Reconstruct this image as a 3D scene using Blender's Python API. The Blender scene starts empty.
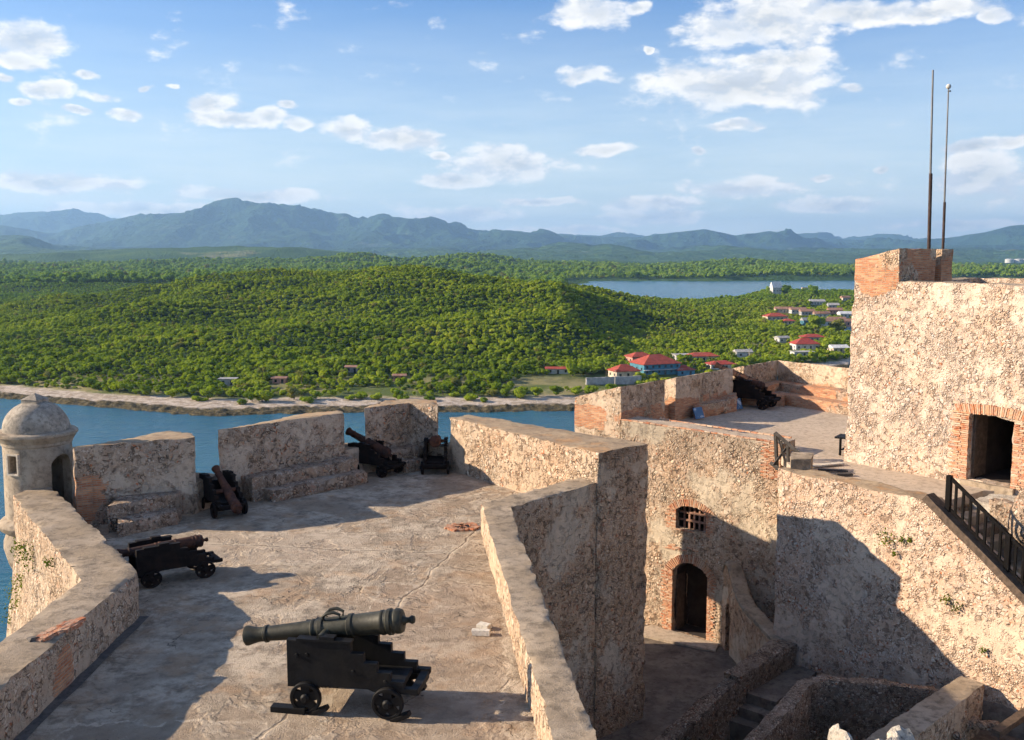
import bpy, bmesh, math, random
import numpy as np
from mathutils import Vector, Matrix, noise as mn
random.seed(7); rng = np.random.default_rng(11)
S = bpy.context.scene
COL = S.collection
R = math.radians

# ------------------------------------------------------------------ camera model (used to read places off the photograph)
F = 1000.0; TH = math.atan(118 / F); H = 7.7
CT, ST = math.cos(TH), math.sin(TH)
def ray(px, py):
    dx, dy = px - 512, py - 370
    return (dx, F * CT - dy * ST, -F * ST - dy * CT)
def P(px, py, z):
    r = ray(px, py); t = (z - H) / r[2]
    return (r[0] * t, r[1] * t)
def P3(px, py, z): return (*P(px, py, z), z)
def PY(px, py, Y):
    r = ray(px, py); t = Y / r[1]
    return (r[0] * t, Y, H + r[2] * t)
def onwall(px, py, a, b):
    """ray meets the vertical plane through a-b: distance along it and height"""
    r = ray(px, py); ex, ey = b[0] - a[0], b[1] - a[1]; L = math.hypot(ex, ey); ex /= L; ey /= L
    nx, ny = -ey, ex
    t = (nx * a[0] + ny * a[1]) / (nx * r[0] + ny * r[1])
    x, y = r[0] * t, r[1] * t
    return ((x - a[0]) * ex + (y - a[1]) * ey, H + r[2] * t)

SUN_AZ = 4.5; SUN_EL = 21.9           # sun to the left, a little ahead of square
s_dir = Vector((-math.cos(R(SUN_AZ)) * math.cos(R(SUN_EL)), math.sin(R(SUN_AZ)) * math.cos(R(SUN_EL)), math.sin(R(SUN_EL))))

# ------------------------------------------------------------------ materials
PITS = .70
CAP = 5                                # octaves; finer ones fall under a pixel here
class NT:
    def __init__(s, tree): s.t = tree
    def n(s, typ, props=None, **inp):
        nd = s.t.nodes.new(typ)
        for k, v in (props or {}).items(): setattr(nd, k, v)
        for k, v in inp.items():
            key = int(k[1:]) if k[0] == 'i' and k[1:].isdigit() else k.replace('_', ' ')
            s.set(nd.inputs[key], v)
        return nd
    def set(s, sock, v):
        if isinstance(v, bpy.types.NodeSocket): s.t.links.new(v, sock)
        elif isinstance(v, (tuple, list)) and sock.type == 'RGBA' and len(v) == 3: sock.default_value = (*v, 1)
        else: sock.default_value = v
    def math(s, op, a, b=0.5, c=None, clamp=False):
        nd = s.n('ShaderNodeMath', {'operation': op, 'use_clamp': clamp}, i0=a, i1=b)
        if c is not None: s.set(nd.inputs[2], c)
        return nd.outputs[0]
    def vmath(s, op, a, b=(0, 0, 0)):
        nd = s.n('ShaderNodeVectorMath', {'operation': op}, i0=a, i1=b)
        return nd.outputs['Value'] if op in ('LENGTH', 'DOT_PRODUCT', 'DISTANCE') else nd.outputs[0]
    def mr(s, v, a, b, c=0.0, d=1.0, smooth=True):
        return s.n('ShaderNodeMapRange', {'interpolation_type': 'SMOOTHSTEP' if smooth else 'LINEAR'}, i0=v, i1=a, i2=b, i3=c, i4=d).outputs[0]
    def mix(s, f, a, b, mode='MIX'):
        nd = s.n('ShaderNodeMix', {'data_type': 'RGBA', 'blend_type': mode})
        s.set(nd.inputs[0], f); s.set(nd.inputs[6], a); s.set(nd.inputs[7], b)
        return nd.outputs[2]
    def noise(s, vec, scale, detail=3, rough=.55, dist=0):
        nd = s.n('ShaderNodeTexNoise', None, Vector=vec, Scale=scale, Detail=min(detail, CAP), Roughness=rough, Distortion=dist)
        return nd.outputs[0]
    def noisec(s, vec, scale, detail=3):
        return s.n('ShaderNodeTexNoise', None, Vector=vec, Scale=scale, Detail=detail).outputs[1]
    def ramp(s, f, stops):
        nd = s.n('ShaderNodeValToRGB', None, Fac=f); cr = nd.color_ramp
        while len(cr.elements) < len(stops): cr.elements.new(.5)
        for e, (p, c) in zip(cr.elements, stops): e.position = p; e.color = (*c, 1)
        return nd.outputs[0]
    def vor(s, vec, scale, feature='F1', rand=1.0):
        return s.n('ShaderNodeTexVoronoi', {'feature': feature}, Vector=vec, Scale=scale, Randomness=rand)
    def bump(s, h, strength, dist, normal=None):
        nd = s.n('ShaderNodeBump', None, Strength=strength, Distance=dist, Height=h)
        if normal is not None: s.set(nd.inputs['Normal'], normal)
        return nd.outputs[0]

def newmat(name):
    m = bpy.data.materials.new(name); m.use_nodes = True
    nt = NT(m.node_tree); m.node_tree.nodes.clear()
    out = nt.n('ShaderNodeOutputMaterial')
    return m, nt, out
def principled(nt, out, col, rough=.85, normal=None, metallic=0.0, spec=.3):
    b = nt.n('ShaderNodeBsdfPrincipled', None, Base_Color=col, Roughness=rough, Metallic=metallic)
    b.inputs['Specular IOR Level'].default_value = spec
    if normal is not None: nt.set(b.inputs['Normal'], normal)
    nt.t.links.new(b.outputs[0], out.inputs[0])
    return b
def wpos(nt): return nt.n('ShaderNodeNewGeometry').outputs['Position']

BRICK = ((.40, .14, .065), (.62, .27, .125), (.52, .20, .09), (.68, .38, .21))
def brick_color(nt, uv):
    br = nt.n('ShaderNodeTexBrick', {'offset': .5, 'squash': 1.0}, Vector=uv, Color1=(0, 0, 0), Color2=(1, 1, 1), Mortar=(0, 0, 0), Scale=1.0,
              Mortar_Size=.011, Mortar_Smooth=.4, Bias=0.0, Brick_Width=.26, Row_Height=.062)
    c = nt.ramp(br.outputs[0], [(0, BRICK[0]), (.35, BRICK[2]), (.7, BRICK[1]), (1, BRICK[3])])
    n = nt.noise(uv, 9, 4)
    c = nt.mix(nt.mr(n, .35, .7, 0, .45), c, (.5, .36, .25))
    c = nt.mix(br.outputs[1], c, (.46, .34, .24))
    return c, nt.math('SUBTRACT', 1.0, br.outputs[1])

def masonry(name, stones, mortar, scale=5.5, plaster=.5, plaster_col=(.42, .33, .25), brick=.0, brick_z=None, brick_at=(), stain=.45,
            bump=1.0, moss=0.0, stain_col=(.10, .085, .07), topdark=None, stretch=1.0, pits_=None):
    m, nt, out = newmat(name)
    pos = wpos(nt)
    uv = nt.n('ShaderNodeTexCoord').outputs['UV']
    warp = nt.vmath('SCALE', nt.vmath('SUBTRACT', nt.noisec(pos, 3.0, 2), (.5, .5, .5)))
    warp.node.inputs['Scale'].default_value = .16
    w2 = nt.vmath('SCALE', nt.vmath('SUBTRACT', nt.noisec(pos, 11.0, 2), (.5, .5, .5)))
    w2.node.inputs['Scale'].default_value = .035
    wp = nt.vmath('ADD', nt.vmath('ADD', pos, warp), w2)
    wp = nt.vmath('MULTIPLY', wp, (1, 1, stretch))
    v1 = nt.vor(wp, scale); ve = nt.vor(wp, scale, 'DISTANCE_TO_EDGE')
    v2 = nt.vor(wp, scale * 2.1); v2e = nt.vor(wp, scale * 2.1, 'DISTANCE_TO_EDGE')
    rnd = nt.n('ShaderNodeSeparateColor', None, Color=v1.outputs['Color'])
    rsm = nt.n('ShaderNodeSeparateColor', None, Color=v2.outputs['Color'])
    stone = nt.ramp(rnd.outputs[0], [(i / (len(stones) - 1), c) for i, c in enumerate(stones)])
    grain = nt.noise(pos, 26, 5, .65)
    stone = nt.mix(nt.math('GREATER_THAN', rsm.outputs[2], .93 - brick * .15), stone, (.50, .20, .10))
    stone = nt.mix(nt.mr(grain, .3, .72, 0, .55), stone, nt.mix(.5, stone, (.08, .06, .045)))
    small = nt.n('ShaderNodeSeparateColor', None, Color=v2.outputs['Color'])
    stone = nt.mix(nt.math('MULTIPLY', nt.math('GREATER_THAN', small.outputs[1], .72), .5), stone, stones[-1])
    big = nt.noise(pos, .9, 5, .6)
    zone = nt.mr(nt.noise(nt.vmath('ADD', pos, (8, 18, 2)), 1.9, 4, .6), .44, .56)
    stone = nt.mix(zone, stone, nt.ramp(rsm.outputs[0], [(i / (len(stones) - 1), c) for i, c in enumerate(stones)]))
    emask = nt.math('ADD', nt.math('MULTIPLY', nt.mr(ve.outputs[0], .01, .12), nt.math('SUBTRACT', 1.0, zone)), nt.math('MULTIPLY', nt.mr(v2e.outputs[0], .01, .12), zone))
    # not every stone stands clear of its mortar
    emask = nt.math('MULTIPLY', emask, nt.mr(rnd.outputs[1], .12, .4, .25, 1))
    col = nt.mix(emask, mortar, stone)
    # warm drift of colour over metres
    col = nt.mix(nt.mr(nt.noise(pos, .55, 4), .35, .7, 0, .38), col, nt.mix(1, col, (1.0, .82, .67), 'MULTIPLY'))
    # plaster left on
    pm = nt.mr(nt.noise(nt.vmath('ADD', pos, (13, 7, 3)), .62, 7, .68), .57 - plaster * .22, .68 - plaster * .22)
    pcol = nt.mix(nt.mr(nt.noise(pos, 4, 6, .7), .3, .75, 0, .7), plaster_col, tuple(c * 1.35 for c in plaster_col))
    col = nt.mix(pm, col, pcol)
    vd = nt.math('ADD', nt.math('MULTIPLY', v1.outputs['Distance'], nt.math('SUBTRACT', 1.0, zone)), nt.math('MULTIPLY', v2.outputs['Distance'], zone))
    height = nt.math('MULTIPLY', nt.math('MULTIPLY', nt.math('SUBTRACT', 1.0, vd), emask), nt.math('SUBTRACT', 1.0, nt.math('MULTIPLY', pm, .88)))
    # brick
    if brick > 0 or brick_at or brick_z:
        bn = nt.noise(nt.vmath('ADD', pos, (3, 31, 9)), .8, 6, .62)
        val = nt.math('ADD', bn, (brick - .5) * .5)
        sx = nt.n('ShaderNodeSeparateXYZ', None, Vector=pos)
        if brick_z:
            z0, z1 = brick_z
            zc, zr = (z0 + z1) / 2, (z1 - z0) / 2
            q = nt.math('SUBTRACT', 1.0, nt.math('DIVIDE', nt.math('ABSOLUTE', nt.math('SUBTRACT', sx.outputs[2], zc)), zr))
            val = nt.math('ADD', val, nt.mr(q, 0, .6, 0, .28))
        for (x, y, z, r) in brick_at:
            d = nt.vmath('DISTANCE', pos, (x, y, z))
            val = nt.math('ADD', val, nt.mr(d, r * .5, r * 1.4, .32, 0))
        bm_ = nt.mr(val, .56, .60)
        bc, bh = brick_color(nt, uv)
        col = nt.mix(bm_, col, bc)
        height = nt.math('ADD', nt.math('MULTIPLY', height, nt.math('SUBTRACT', 1.0, bm_)), nt.math('MULTIPLY', nt.math('MULTIPLY', bh, bm_), .45))
    # weather streaks and lichen, darker where water runs
    st = nt.noise(nt.vmath('MULTIPLY', pos, (1.6, 1.6, .35)), 1.3, 6, .68)
    sm = nt.mr(st, .60 - stain * .2, .80 - stain * .12, 0, .55 * min(1, stain * 1.5))
    if topdark:
        sz = nt.n('ShaderNodeSeparateXYZ', None, Vector=pos).outputs[2]
        sm = nt.math('ADD', sm, nt.math('MULTIPLY', nt.mr(nt.math('ADD', sz, nt.math('MULTIPLY', nt.noise(pos, 2.2, 5), 1.6)), topdark[0], topdark[1]), topdark[2]), clamp=True)
    col = nt.mix(sm, col, nt.mix(.25, stain_col, col))
    if moss > 0:
        mo = nt.mr(nt.noise(nt.vmath('ADD', pos, (5, 5, 50)), 2.0, 6, .7), .68 - moss * .1, .74)
        col = nt.mix(nt.math('MULTIPLY', mo, .6), col, (.09, .10, .035))
    pits = nt.vor(nt.vmath('MULTIPLY', wp, (1, 1, 1.5)), 9.5)
    pit = nt.mr(pits.outputs['Distance'], .08, .34, 1, 0)
    pit = nt.math('MULTIPLY', pit, nt.mr(nt.noise(pos, 4.5, 4), .46, .58))
    gap = nt.math('MULTIPLY', nt.math('SUBTRACT', 1.0, emask), nt.mr(nt.noise(nt.vmath('ADD', pos, (3, 3, 3)), 5.5, 4), .50, .60))
    pit = nt.math('MAXIMUM', pit, gap)
    pit = nt.math('MULTIPLY', pit, nt.math('SUBTRACT', 1.0, nt.math('MULTIPLY', pm, .6)))
    if brick > 0 or brick_at or brick_z: pit = nt.math('MULTIPLY', pit, nt.math('SUBTRACT', 1.0, nt.math('MULTIPLY', bm_, .8)))
    col = nt.mix(nt.math('MULTIPLY', pit, pits_ or PITS), col, (.065, .042, .028))
    fine = nt.noise(pos, 40, 4, .7)
    height = nt.math('MULTIPLY', height, nt.mr(nt.noise(nt.vmath('ADD', pos, (77, 5, 1)), .8, 4), .35, .65, .25, 1.25))
    h = nt.math('ADD', nt.math('MULTIPLY', height, .07 * bump), nt.math('MULTIPLY', fine, .012))
    h = nt.math('SUBTRACT', h, nt.math('MULTIPLY', pit, .045))
    h = nt.math('ADD', h, nt.math('MULTIPLY', nt.noise(pos, 5, 4), .02))
    principled(nt, out, col, .93, nt.bump(h, 1.0, 1.0), spec=.15)
    return m

def cement(name, a, b, dark=(.10, .085, .07), scale=1.0, stain=.5, bump=.02, orange=0.0, cracks=0.0, patches=0.0, seams=(), zones=()):
    m, nt, out = newmat(name)
    pos = wpos(nt)
    n1 = nt.noise(pos, .9 * scale, 7, .66); n2 = nt.noise(nt.vmath('ADD', pos, (9, 2, 4)), 4.5 * scale, 6, .7)
    col = nt.mix(nt.mr(n1, .38, .62), a, b)
    col = nt.mix(nt.mr(n2, .45, .68, 0, .7), col, tuple(c * .52 for c in a))
    col = nt.mix(nt.mr(nt.noise(nt.vmath('ADD', pos, (19, 2, 4)), 2.2 * scale, 8, .72), .62 - stain * .16, .78 - stain * .1, 0, .75), col, dark)
    if orange: col = nt.mix(nt.mr(nt.noise(nt.vmath('ADD', pos, (1, 22, 4)), 1.1, 6, .7), .5, .66, 0, orange), col, (.46, .25, .11))
    hgt = nt.math('ADD', nt.math('MULTIPLY', nt.noise(pos, 30, 5, .7), bump), nt.math('MULTIPLY', nt.noise(pos, 8, 5, .65), bump * .9))
    if patches:
        pm = nt.mr(nt.noise(nt.vmath('ADD', pos, (41, 3, 7)), .42, 7, .7, .4), .50, .56)
        col = nt.mix(nt.math('MULTIPLY', pm, patches), col, nt.mix(.5, col, (.30, .22, .15)))
        hgt = nt.math('SUBTRACT', hgt, nt.math('MULTIPLY', pm, bump * .8))
        white = nt.mr(nt.noise(nt.vmath('ADD', pos, (4, 33, 7)), 2.2, 9, .8), .57, .68)
        col = nt.mix(nt.math('MULTIPLY', white, .6), col, (.64, .52, .40))
    sx = nt.n('ShaderNodeSeparateXYZ', None, Vector=pos) if (seams or zones) else None
    for (cx, cy, hx, hy, zc) in zones:           # patches laid at another time, with ragged edges
        wv = nt.math('MULTIPLY', nt.math('SUBTRACT', nt.noise(pos, 1.3, 5, .6), .5), 1.1)
        dx = nt.math('DIVIDE', nt.math('ABSOLUTE', nt.math('SUBTRACT', sx.outputs[0], cx)), hx)
        dy = nt.math('DIVIDE', nt.math('ABSOLUTE', nt.math('SUBTRACT', sx.outputs[1], cy)), hy)
        dd = nt.math('ADD', nt.math('MAXIMUM', dx, dy), nt.math('MULTIPLY', wv, .5))
        col = nt.mix(nt.mr(dd, .93, .98, .75, 0), col, nt.mix(.45, col, zc))
        col = nt.mix(nt.math('MULTIPLY', nt.mr(nt.math('ABSOLUTE', nt.math('SUBTRACT', dd, .99)), .0, .035, .8, 0), nt.mr(n2, .42, .6)), col, (.66, .55, .42))
    for (ax_, ay_, c0_, lo_, hi_) in seams:      # joints between the pours
        q = nt.math('ADD', nt.math('MULTIPLY', sx.outputs[0], ax_), nt.math('MULTIPLY', sx.outputs[1], ay_))
        al = nt.math('SUBTRACT', nt.math('MULTIPLY', sx.outputs[0], ay_), nt.math('MULTIPLY', sx.outputs[1], ax_))
        q = nt.math('ABSOLUTE', nt.math('ADD', nt.math('SUBTRACT', q, c0_), nt.math('MULTIPLY', nt.math('SUBTRACT', nt.noise(pos, .9, 4), .5), .5)))
        on = nt.math('MULTIPLY', nt.mr(al, lo_, lo_ + .6), nt.mr(al, hi_ - .6, hi_, 1, 0))
        sm1 = nt.math('MULTIPLY', nt.mr(q, .012, .035, 1, 0), on)
        col = nt.mix(nt.math('MULTIPLY', sm1, .7), col, (.10, .075, .055))
        col = nt.mix(nt.math('MULTIPLY', nt.math('MULTIPLY', nt.mr(q, .04, .16, .6, 0), on), nt.mr(n2, .4, .6)), col, (.66, .55, .42))
        hgt = nt.math('SUBTRACT', hgt, nt.math('MULTIPLY', sm1, .03))
    if cracks:
        wv = nt.vmath('ADD', pos, nt.vmath('SCALE', nt.noisec(pos, 2.5, 3)))
        wv.node.inputs[1].links[0].from_node.inputs['Scale'].default_value = .9
        ve = nt.vor(wv, .42, 'DISTANCE_TO_EDGE')
        cm = nt.math('MULTIPLY', nt.mr(ve.outputs[0], .002, .008, 1, 0), nt.mr(nt.noise(pos, .8, 3), .52, .60))
        col = nt.mix(nt.math('MULTIPLY', cm, cracks), col, (.06, .05, .04))
        hgt = nt.math('SUBTRACT', hgt, nt.math('MULTIPLY', cm, .03))
    sp = nt.vor(pos, 13)
    pit = nt.math('MULTIPLY', nt.mr(sp.outputs['Distance'], 0, .22, 1, 0), nt.mr(nt.noise(pos, 3, 4), .5, .62))
    col = nt.mix(nt.math('MULTIPLY', pit, .7), col, (.07, .055, .04))
    hgt = nt.math('SUBTRACT', hgt, nt.math('MULTIPLY', pit, bump))
    principled(nt, out, col, .92, nt.bump(hgt, 1.0, 1.0), spec=.15)
    return m

def simple(name, col, rough=.7, metallic=0., var=.25, scale=6., bump=.004, spec=.3, second=None, thr=(.45, .65), obj=False):
    m, nt, out = newmat(name)
    pos = nt.n('ShaderNodeTexCoord').outputs['Object'] if obj else wpos(nt)
    n = nt.noise(pos, scale, 6, .65)
    c = nt.mix(nt.mr(n, .35, .7), tuple(x * (1 - var) for x in col), tuple(min(1, x * (1 + var)) for x in col))
    if second: c = nt.mix(nt.mr(nt.noise(nt.vmath('ADD', pos, (7, 7, 7)), scale * .6, 6, .7), *thr), c, second)
    principled(nt, out, c, rough, nt.bump(nt.noise(pos, scale * 5, 4), 1.0, bump), metallic, spec)
    return m

def bricks_mat(name):
    m, nt, out = newmat(name)
    pos = wpos(nt)
    at = nt.n('ShaderNodeAttribute', {'attribute_name': 'rnd'}).outputs['Fac']
    c = nt.ramp(at, [(0, (.36, .12, .06)), (.3, (.50, .19, .09)), (.55, (.58, .27, .14)), (.8, (.62, .38, .23)), (1, (.60, .48, .36))])
    c = nt.mix(nt.mr(nt.noise(pos, 9, 5, .7), .38, .62, 0, .8), c, (.50, .36, .26))
    principled(nt, out, c, .92, nt.bump(nt.noise(pos, 30, 5, .7), 1.0, .02), spec=.12)
    return m

def foliage(name, cols, dry=.0):
    m, nt, out = newmat(name)
    oi = nt.n('ShaderNodeObjectInfo').outputs['Random']
    pos = wpos(nt)
    big = nt.noise(nt.vmath('MULTIPLY', pos, (1, 1, .5)), .012, 4, .6)
    f = nt.math('ADD', nt.math('MULTIPLY', oi, .60), nt.math('MULTIPLY', nt.mr(big, .3, .7), .40), clamp=True)
    c = nt.ramp(f, [(i / (len(cols) - 1), x) for i, x in enumerate(cols)])
    rp = nt.n('ShaderNodeNewGeometry').outputs['Random Per Island']
    c = nt.mix(nt.math('MULTIPLY', rp, .5), c, nt.mix(1, c, (1.35, 1.25, .8), 'MULTIPLY'))
    # haze and ridge shade put into the colour: inland woods duller, cooler
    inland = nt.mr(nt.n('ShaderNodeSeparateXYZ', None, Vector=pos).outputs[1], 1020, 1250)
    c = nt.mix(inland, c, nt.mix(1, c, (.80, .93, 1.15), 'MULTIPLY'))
    if dry: c = nt.mix(nt.math('MULTIPLY', nt.math('GREATER_THAN', oi, 1 - dry), .6), c, (.16, .12, .07))
    d = nt.n('ShaderNodeBsdfDiffuse', None, Color=c)
    t = nt.n('ShaderNodeBsdfTranslucent', None, Color=nt.mix(1, c, (1.2, 1.3, .6), 'MULTIPLY'))
    mx = nt.n('ShaderNodeMixShader', None, i0=.38, i1=d.outputs[0], i2=t.outputs[0])
    nt.t.links.new(mx.outputs[0], out.inputs[0])
    return m

ST_WARM = [(.36, .25, .16), (.55, .42, .30), (.64, .53, .40), (.50, .33, .21), (.70, .61, .49)]
ST_GREY = [(.38, .28, .20), (.54, .43, .33), (.46, .32, .22), (.62, .53, .43), (.42, .34, .27)]
M = {}
ptower = masonry('tower_rubble', [(.50, .36, .27), (.58, .47, .38), (.62, .525, .44), (.55, .40, .30), (.69, .62, .54)], (.56, .42, .315), 8.0, .30, (.58, .46, .36),
                 brick=.18, stain=.14, bump=.75, pits_=.5, brick_at=[(*PY(975, 335, 31)[:3], .8), (*PY(1000, 395, 30.5)[:3], .9), (*PY(880, 272, 33)[:3], 1.0)])
M['tower'] = ptower
M['retain'] = masonry('retaining_rubble', [(.52, .37, .27), (.62, .48, .37), (.66, .54, .43), (.56, .39, .28), (.72, .64, .54)], (.55, .39, .28), 7.5, .36, (.59, .455, .34), brick=.14, stain=.26, bump=.6, pits_=.55, moss=.15)
M['gate'] = masonry('gatehouse_rubble', ST_WARM, (.48, .35, .25), 7.8, .36, (.48, .40, .30), brick=.12, stain=.50, bump=.9, topdark=(.1, 2.4, .55), stain_col=(.17, .145, .11))
M['dark'] = masonry('weathered_shade_side', [(.50, .31, .19), (.66, .46, .30), (.58, .36, .22), (.74, .56, .40), (.55, .38, .26)], (.54, .37, .24), 7.5, .36, (.54, .41, .29), brick=.18, stain=.52, bump=1.0, stain_col=(.15, .115, .085), moss=.1, topdark=(.2, 3.0, .35))  # stained stone, with the warm tone of the shaded side put into its colour
M['inner'] = masonry('merlon_masonry', ST_GREY, (.40, .31, .23), 7.0, .38, (.48, .39, .30), brick=.16, stain=.52, bump=1.0, stain_col=(.10, .08, .065), moss=.12, brick_at=[(-12.2, 27.6, .9, .9)])
M['parapet'] = masonry('parapet_masonry', ST_WARM, (.48, .36, .26), 7.5, .3, (.45, .34, .24), brick=.10, stain=.28, bump=1.0, brick_at=[(-7.95, 16.9, .4, .6)], moss=.15)
M['far'] = masonry('battlement_masonry', ST_WARM, (.48, .36, .25), 8.5, .5, (.52, .40, .29), brick=.22, brick_z=(.4, 1.75), stain=.35, bump=.8, stain_col=(.12, .10, .08))
M['bench'] = masonry('step_masonry', ST_GREY, (.30, .22, .16), 9, .2, (.36, .29, .22), brick=.2, stain=.5, bump=.9, moss=.25)
M['cobble'] = masonry('cobbled_wall', [(.30, .21, .15), (.48, .38, .29), (.40, .28, .19), (.58, .48, .38)], (.20, .135, .09), 11, .05, (.30, .22, .16), stain=.35, bump=1.3)
M['cope'] = cement('coping_cement', (.30, .235, .165), (.40, .32, .235), (.12, .095, .07), 1.0, .7, .014)
M['copeo'] = cement('ochre_coping', (.34, .25, .165), (.42, .32, .21), (.14, .11, .08), 1.0, .6, .014, orange=.6)
M['floor'] = cement('terrace_cement', (.37, .30, .225), (.55, .46, .355), (.15, .12, .09), .8, .90, .04, orange=.3, cracks=.7, patches=1.0, seams=((.12, .99, 24.6, -30, 30), (.30, .95, 21.2, -8, 30), (.97, -.24, -7.5, -40, 40)), zones=((-1.6, 18.6, 1.5, 4.0, (.34, .24, .165)), (-5.6, 13.5, 1.6, 2.2, (.30, .24, .18)), (-6.2, 25.5, 2.4, 1.4, (.52, .43, .34))))
M['court'] = cement('courtyard_cement', (.15, .12, .095), (.23, .185, .145), (.07, .055, .045), .8, .6, .02, cracks=.4)
M['plat'] = cement('platform_paving', (.46, .37, .28), (.52, .42, .32), (.26, .21, .16), 1.2, .3, .012)
M['turret'] = cement('turret_render', (.34, .275, .205), (.44, .365, .28), (.15, .12, .09), 1.2, .7, .01)
M['dome'] = cement('dome_render', (.31, .27, .22), (.44, .39, .32), (.13, .115, .095), 2.4, .85, .012)
M['brick'] = bricks_mat('old_brick')
M['bronze'] = simple('bronze_barrel', (.030, .029, .021), .55, .1, .25, 5, .003, .3, second=(.05, .05, .036), obj=True)
M['rust'] = simple('rusted_iron', (.075, .035, .025), .8, .0, .35, 6, .006, .2, second=(.13, .052, .028), obj=True)
M['rustdark'] = simple('dark_rusted_iron', (.04, .022, .018), .8, .0, .35, 6, .006, .2, second=(.08, .035, .022), obj=True)
M['iron'] = simple('black_carriage_iron', (.007, .007, .008), .6, .0, .4, 5, .004, .2, second=(.013, .012, .011), obj=True)
M['ironrust'] = simple('rusted_carriage_iron', (.010, .008, .008), .75, .0, .4, 5, .006, .15, second=(.022, .013, .010), obj=True)
M['wood'] = simple('weathered_timber', (.06, .052, .045), .85, 0, .3, 8, .006)
M['darkwood'] = simple('dark_timber', (.10, .07, .05), .8, 0, .35, 7, .006)
M['railing'] = simple('black_railing_paint', (.006, .005, .005), .65, 0, .3, 8, .002, .1)
M['void'] = simple('interior_shade', (.045, .035, .03), .95, 0, .3, 2, .01)  # near-black: the shade indoors is put into the colour
M['rock'] = cement('pale_rock', (.50, .44, .36), (.64, .58, .49), (.13, .11, .09), 3.0, .6, .05)
M['white'] = cement('white_slab', (.62, .58, .50), (.72, .67, .58), (.3, .27, .22), 3, .2, .01)
M['blue'] = simple('blue_panel', (.04, .12, .24), .4, 0, .15, 5, .001, .5, second=(.45, .52, .58), thr=(.55, .6))
M['pole'] = simple('steel_pole', (.12, .12, .125), .45, .5, .2, 3, .001, .5)
M['polerust'] = simple('rusty_pole_sleeve', (.055, .035, .03), .7, .2, .3, 5, .002)
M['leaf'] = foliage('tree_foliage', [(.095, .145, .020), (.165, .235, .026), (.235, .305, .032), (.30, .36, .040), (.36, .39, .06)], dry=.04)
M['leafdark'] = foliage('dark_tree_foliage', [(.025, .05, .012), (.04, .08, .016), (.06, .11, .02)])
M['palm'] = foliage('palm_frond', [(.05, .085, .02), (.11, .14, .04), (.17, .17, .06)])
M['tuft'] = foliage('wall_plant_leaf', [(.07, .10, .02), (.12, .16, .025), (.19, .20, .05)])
M['bark'] = simple('bark', (.12, .09, .07), .95, 0, .3, 3, .03)

# ------------------------------------------------------------------ object plumbing
def tag(o, label=None, cat=None, group=None, kind=None):
    if label: o['label'] = label
    if cat: o['category'] = cat
    if group: o['group'] = group
    if kind: o['kind'] = kind
    return o
def thing(name, loc, label, cat, group=None, rz=0.0):
    o = bpy.data.objects.new(name, None); o.empty_display_size = .2; COL.objects.link(o)
    o.location = loc; o.rotation_euler = (0, 0, rz)
    return tag(o, label, cat, group)
def link(name, me, mat, parent=None, world=True, smooth=35):
    """world=True: mesh coordinates are world ones and are moved under the parent's origin"""
    if isinstance(me, bmesh.types.BMesh):
        bm = me; me = bpy.data.meshes.new(name); bm.to_mesh(me); bm.free()
    o = bpy.data.objects.new(name, me); COL.objects.link(o)
    if mat is not None:
        for mm in (mat if isinstance(mat, (list, tuple)) else [mat]): me.materials.append(mm)
    if smooth:
        me.polygons.foreach_set('use_smooth', [True] * len(me.polygons))
        me.set_sharp_from_angle(angle=R(smooth))
    if parent is not None:
        o.parent = parent
        if world:
            p = parent; off = Vector((0, 0, 0)); rz = 0
            while p is not None: off += p.location; p = p.parent
            me.transform(Matrix.Translation(-off))
    return o
def base_tag(o, loc, *a, **k):
    o.data.transform(Matrix.Translation(-Vector(loc))); o.location = loc
    return tag(o, *a, **k)

# ------------------------------------------------------------------ masonry solids
def prism(poly, z0, zt, batter=0.0):
    """poly CCW list of xy; z0, zt scalars or per-corner lists"""
    n = len(poly)
    a = sum(poly[i][0] * poly[(i + 1) % n][1] - poly[(i + 1) % n][0] * poly[i][1] for i in range(n))
    if not isinstance(z0, (list, tuple)): z0 = [z0] * n
    if not isinstance(zt, (list, tuple)): zt = [zt] * n
    if a < 0: poly = poly[::-1]; z0 = list(z0)[::-1]; zt = list(zt)[::-1]
    bm = bmesh.new()
    cx = sum(p[0] for p in poly) / n; cy = sum(p[1] for p in poly) / n
    b = []
    for p, z in zip(poly, z0):
        d = Vector((p[0] - cx, p[1] - cy)); d = d.normalized() * batter if batter else Vector((0, 0))
        b.append(bm.verts.new((p[0] + d.x, p[1] + d.y, z)))
    t = [bm.verts.new((p[0], p[1], z)) for p, z in zip(poly, zt)]
    for i in range(n):
        j = (i + 1) % n; bm.faces.new((b[i], b[j], t[j], t[i]))
    bm.faces.new(t); bm.faces.new(b[::-1])
    bmesh.ops.recalc_face_normals(bm, faces=bm.faces)
    return bm
def cut(bm, cutters):
    """subtract closed bmeshes"""
    for c in cutters:
        m1 = bpy.data.meshes.new('a'); bm.to_mesh(m1); m2 = bpy.data.meshes.new('b'); c.to_mesh(m2); c.free()
        o1 = bpy.data.objects.new('a', m1); o2 = bpy.data.objects.new('b', m2); COL.objects.link(o1); COL.objects.link(o2)
        md = o1.modifiers.new('x', 'BOOLEAN'); md.object = o2; md.operation = 'DIFFERENCE'; md.solver = 'EXACT'
        dg = bpy.context.evaluated_depsgraph_get()
        r = bpy.data.meshes.new_from_object(o1.evaluated_get(dg))
        bm.free(); bm = bmesh.new(); bm.from_mesh(r)
        bpy.data.objects.remove(o1); bpy.data.objects.remove(o2)
        for q in (m1, m2, r): bpy.data.meshes.remove(q)
    return bm
def worldnoise(v, f): return mn.noise_vector(Vector(v) * f)
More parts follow.
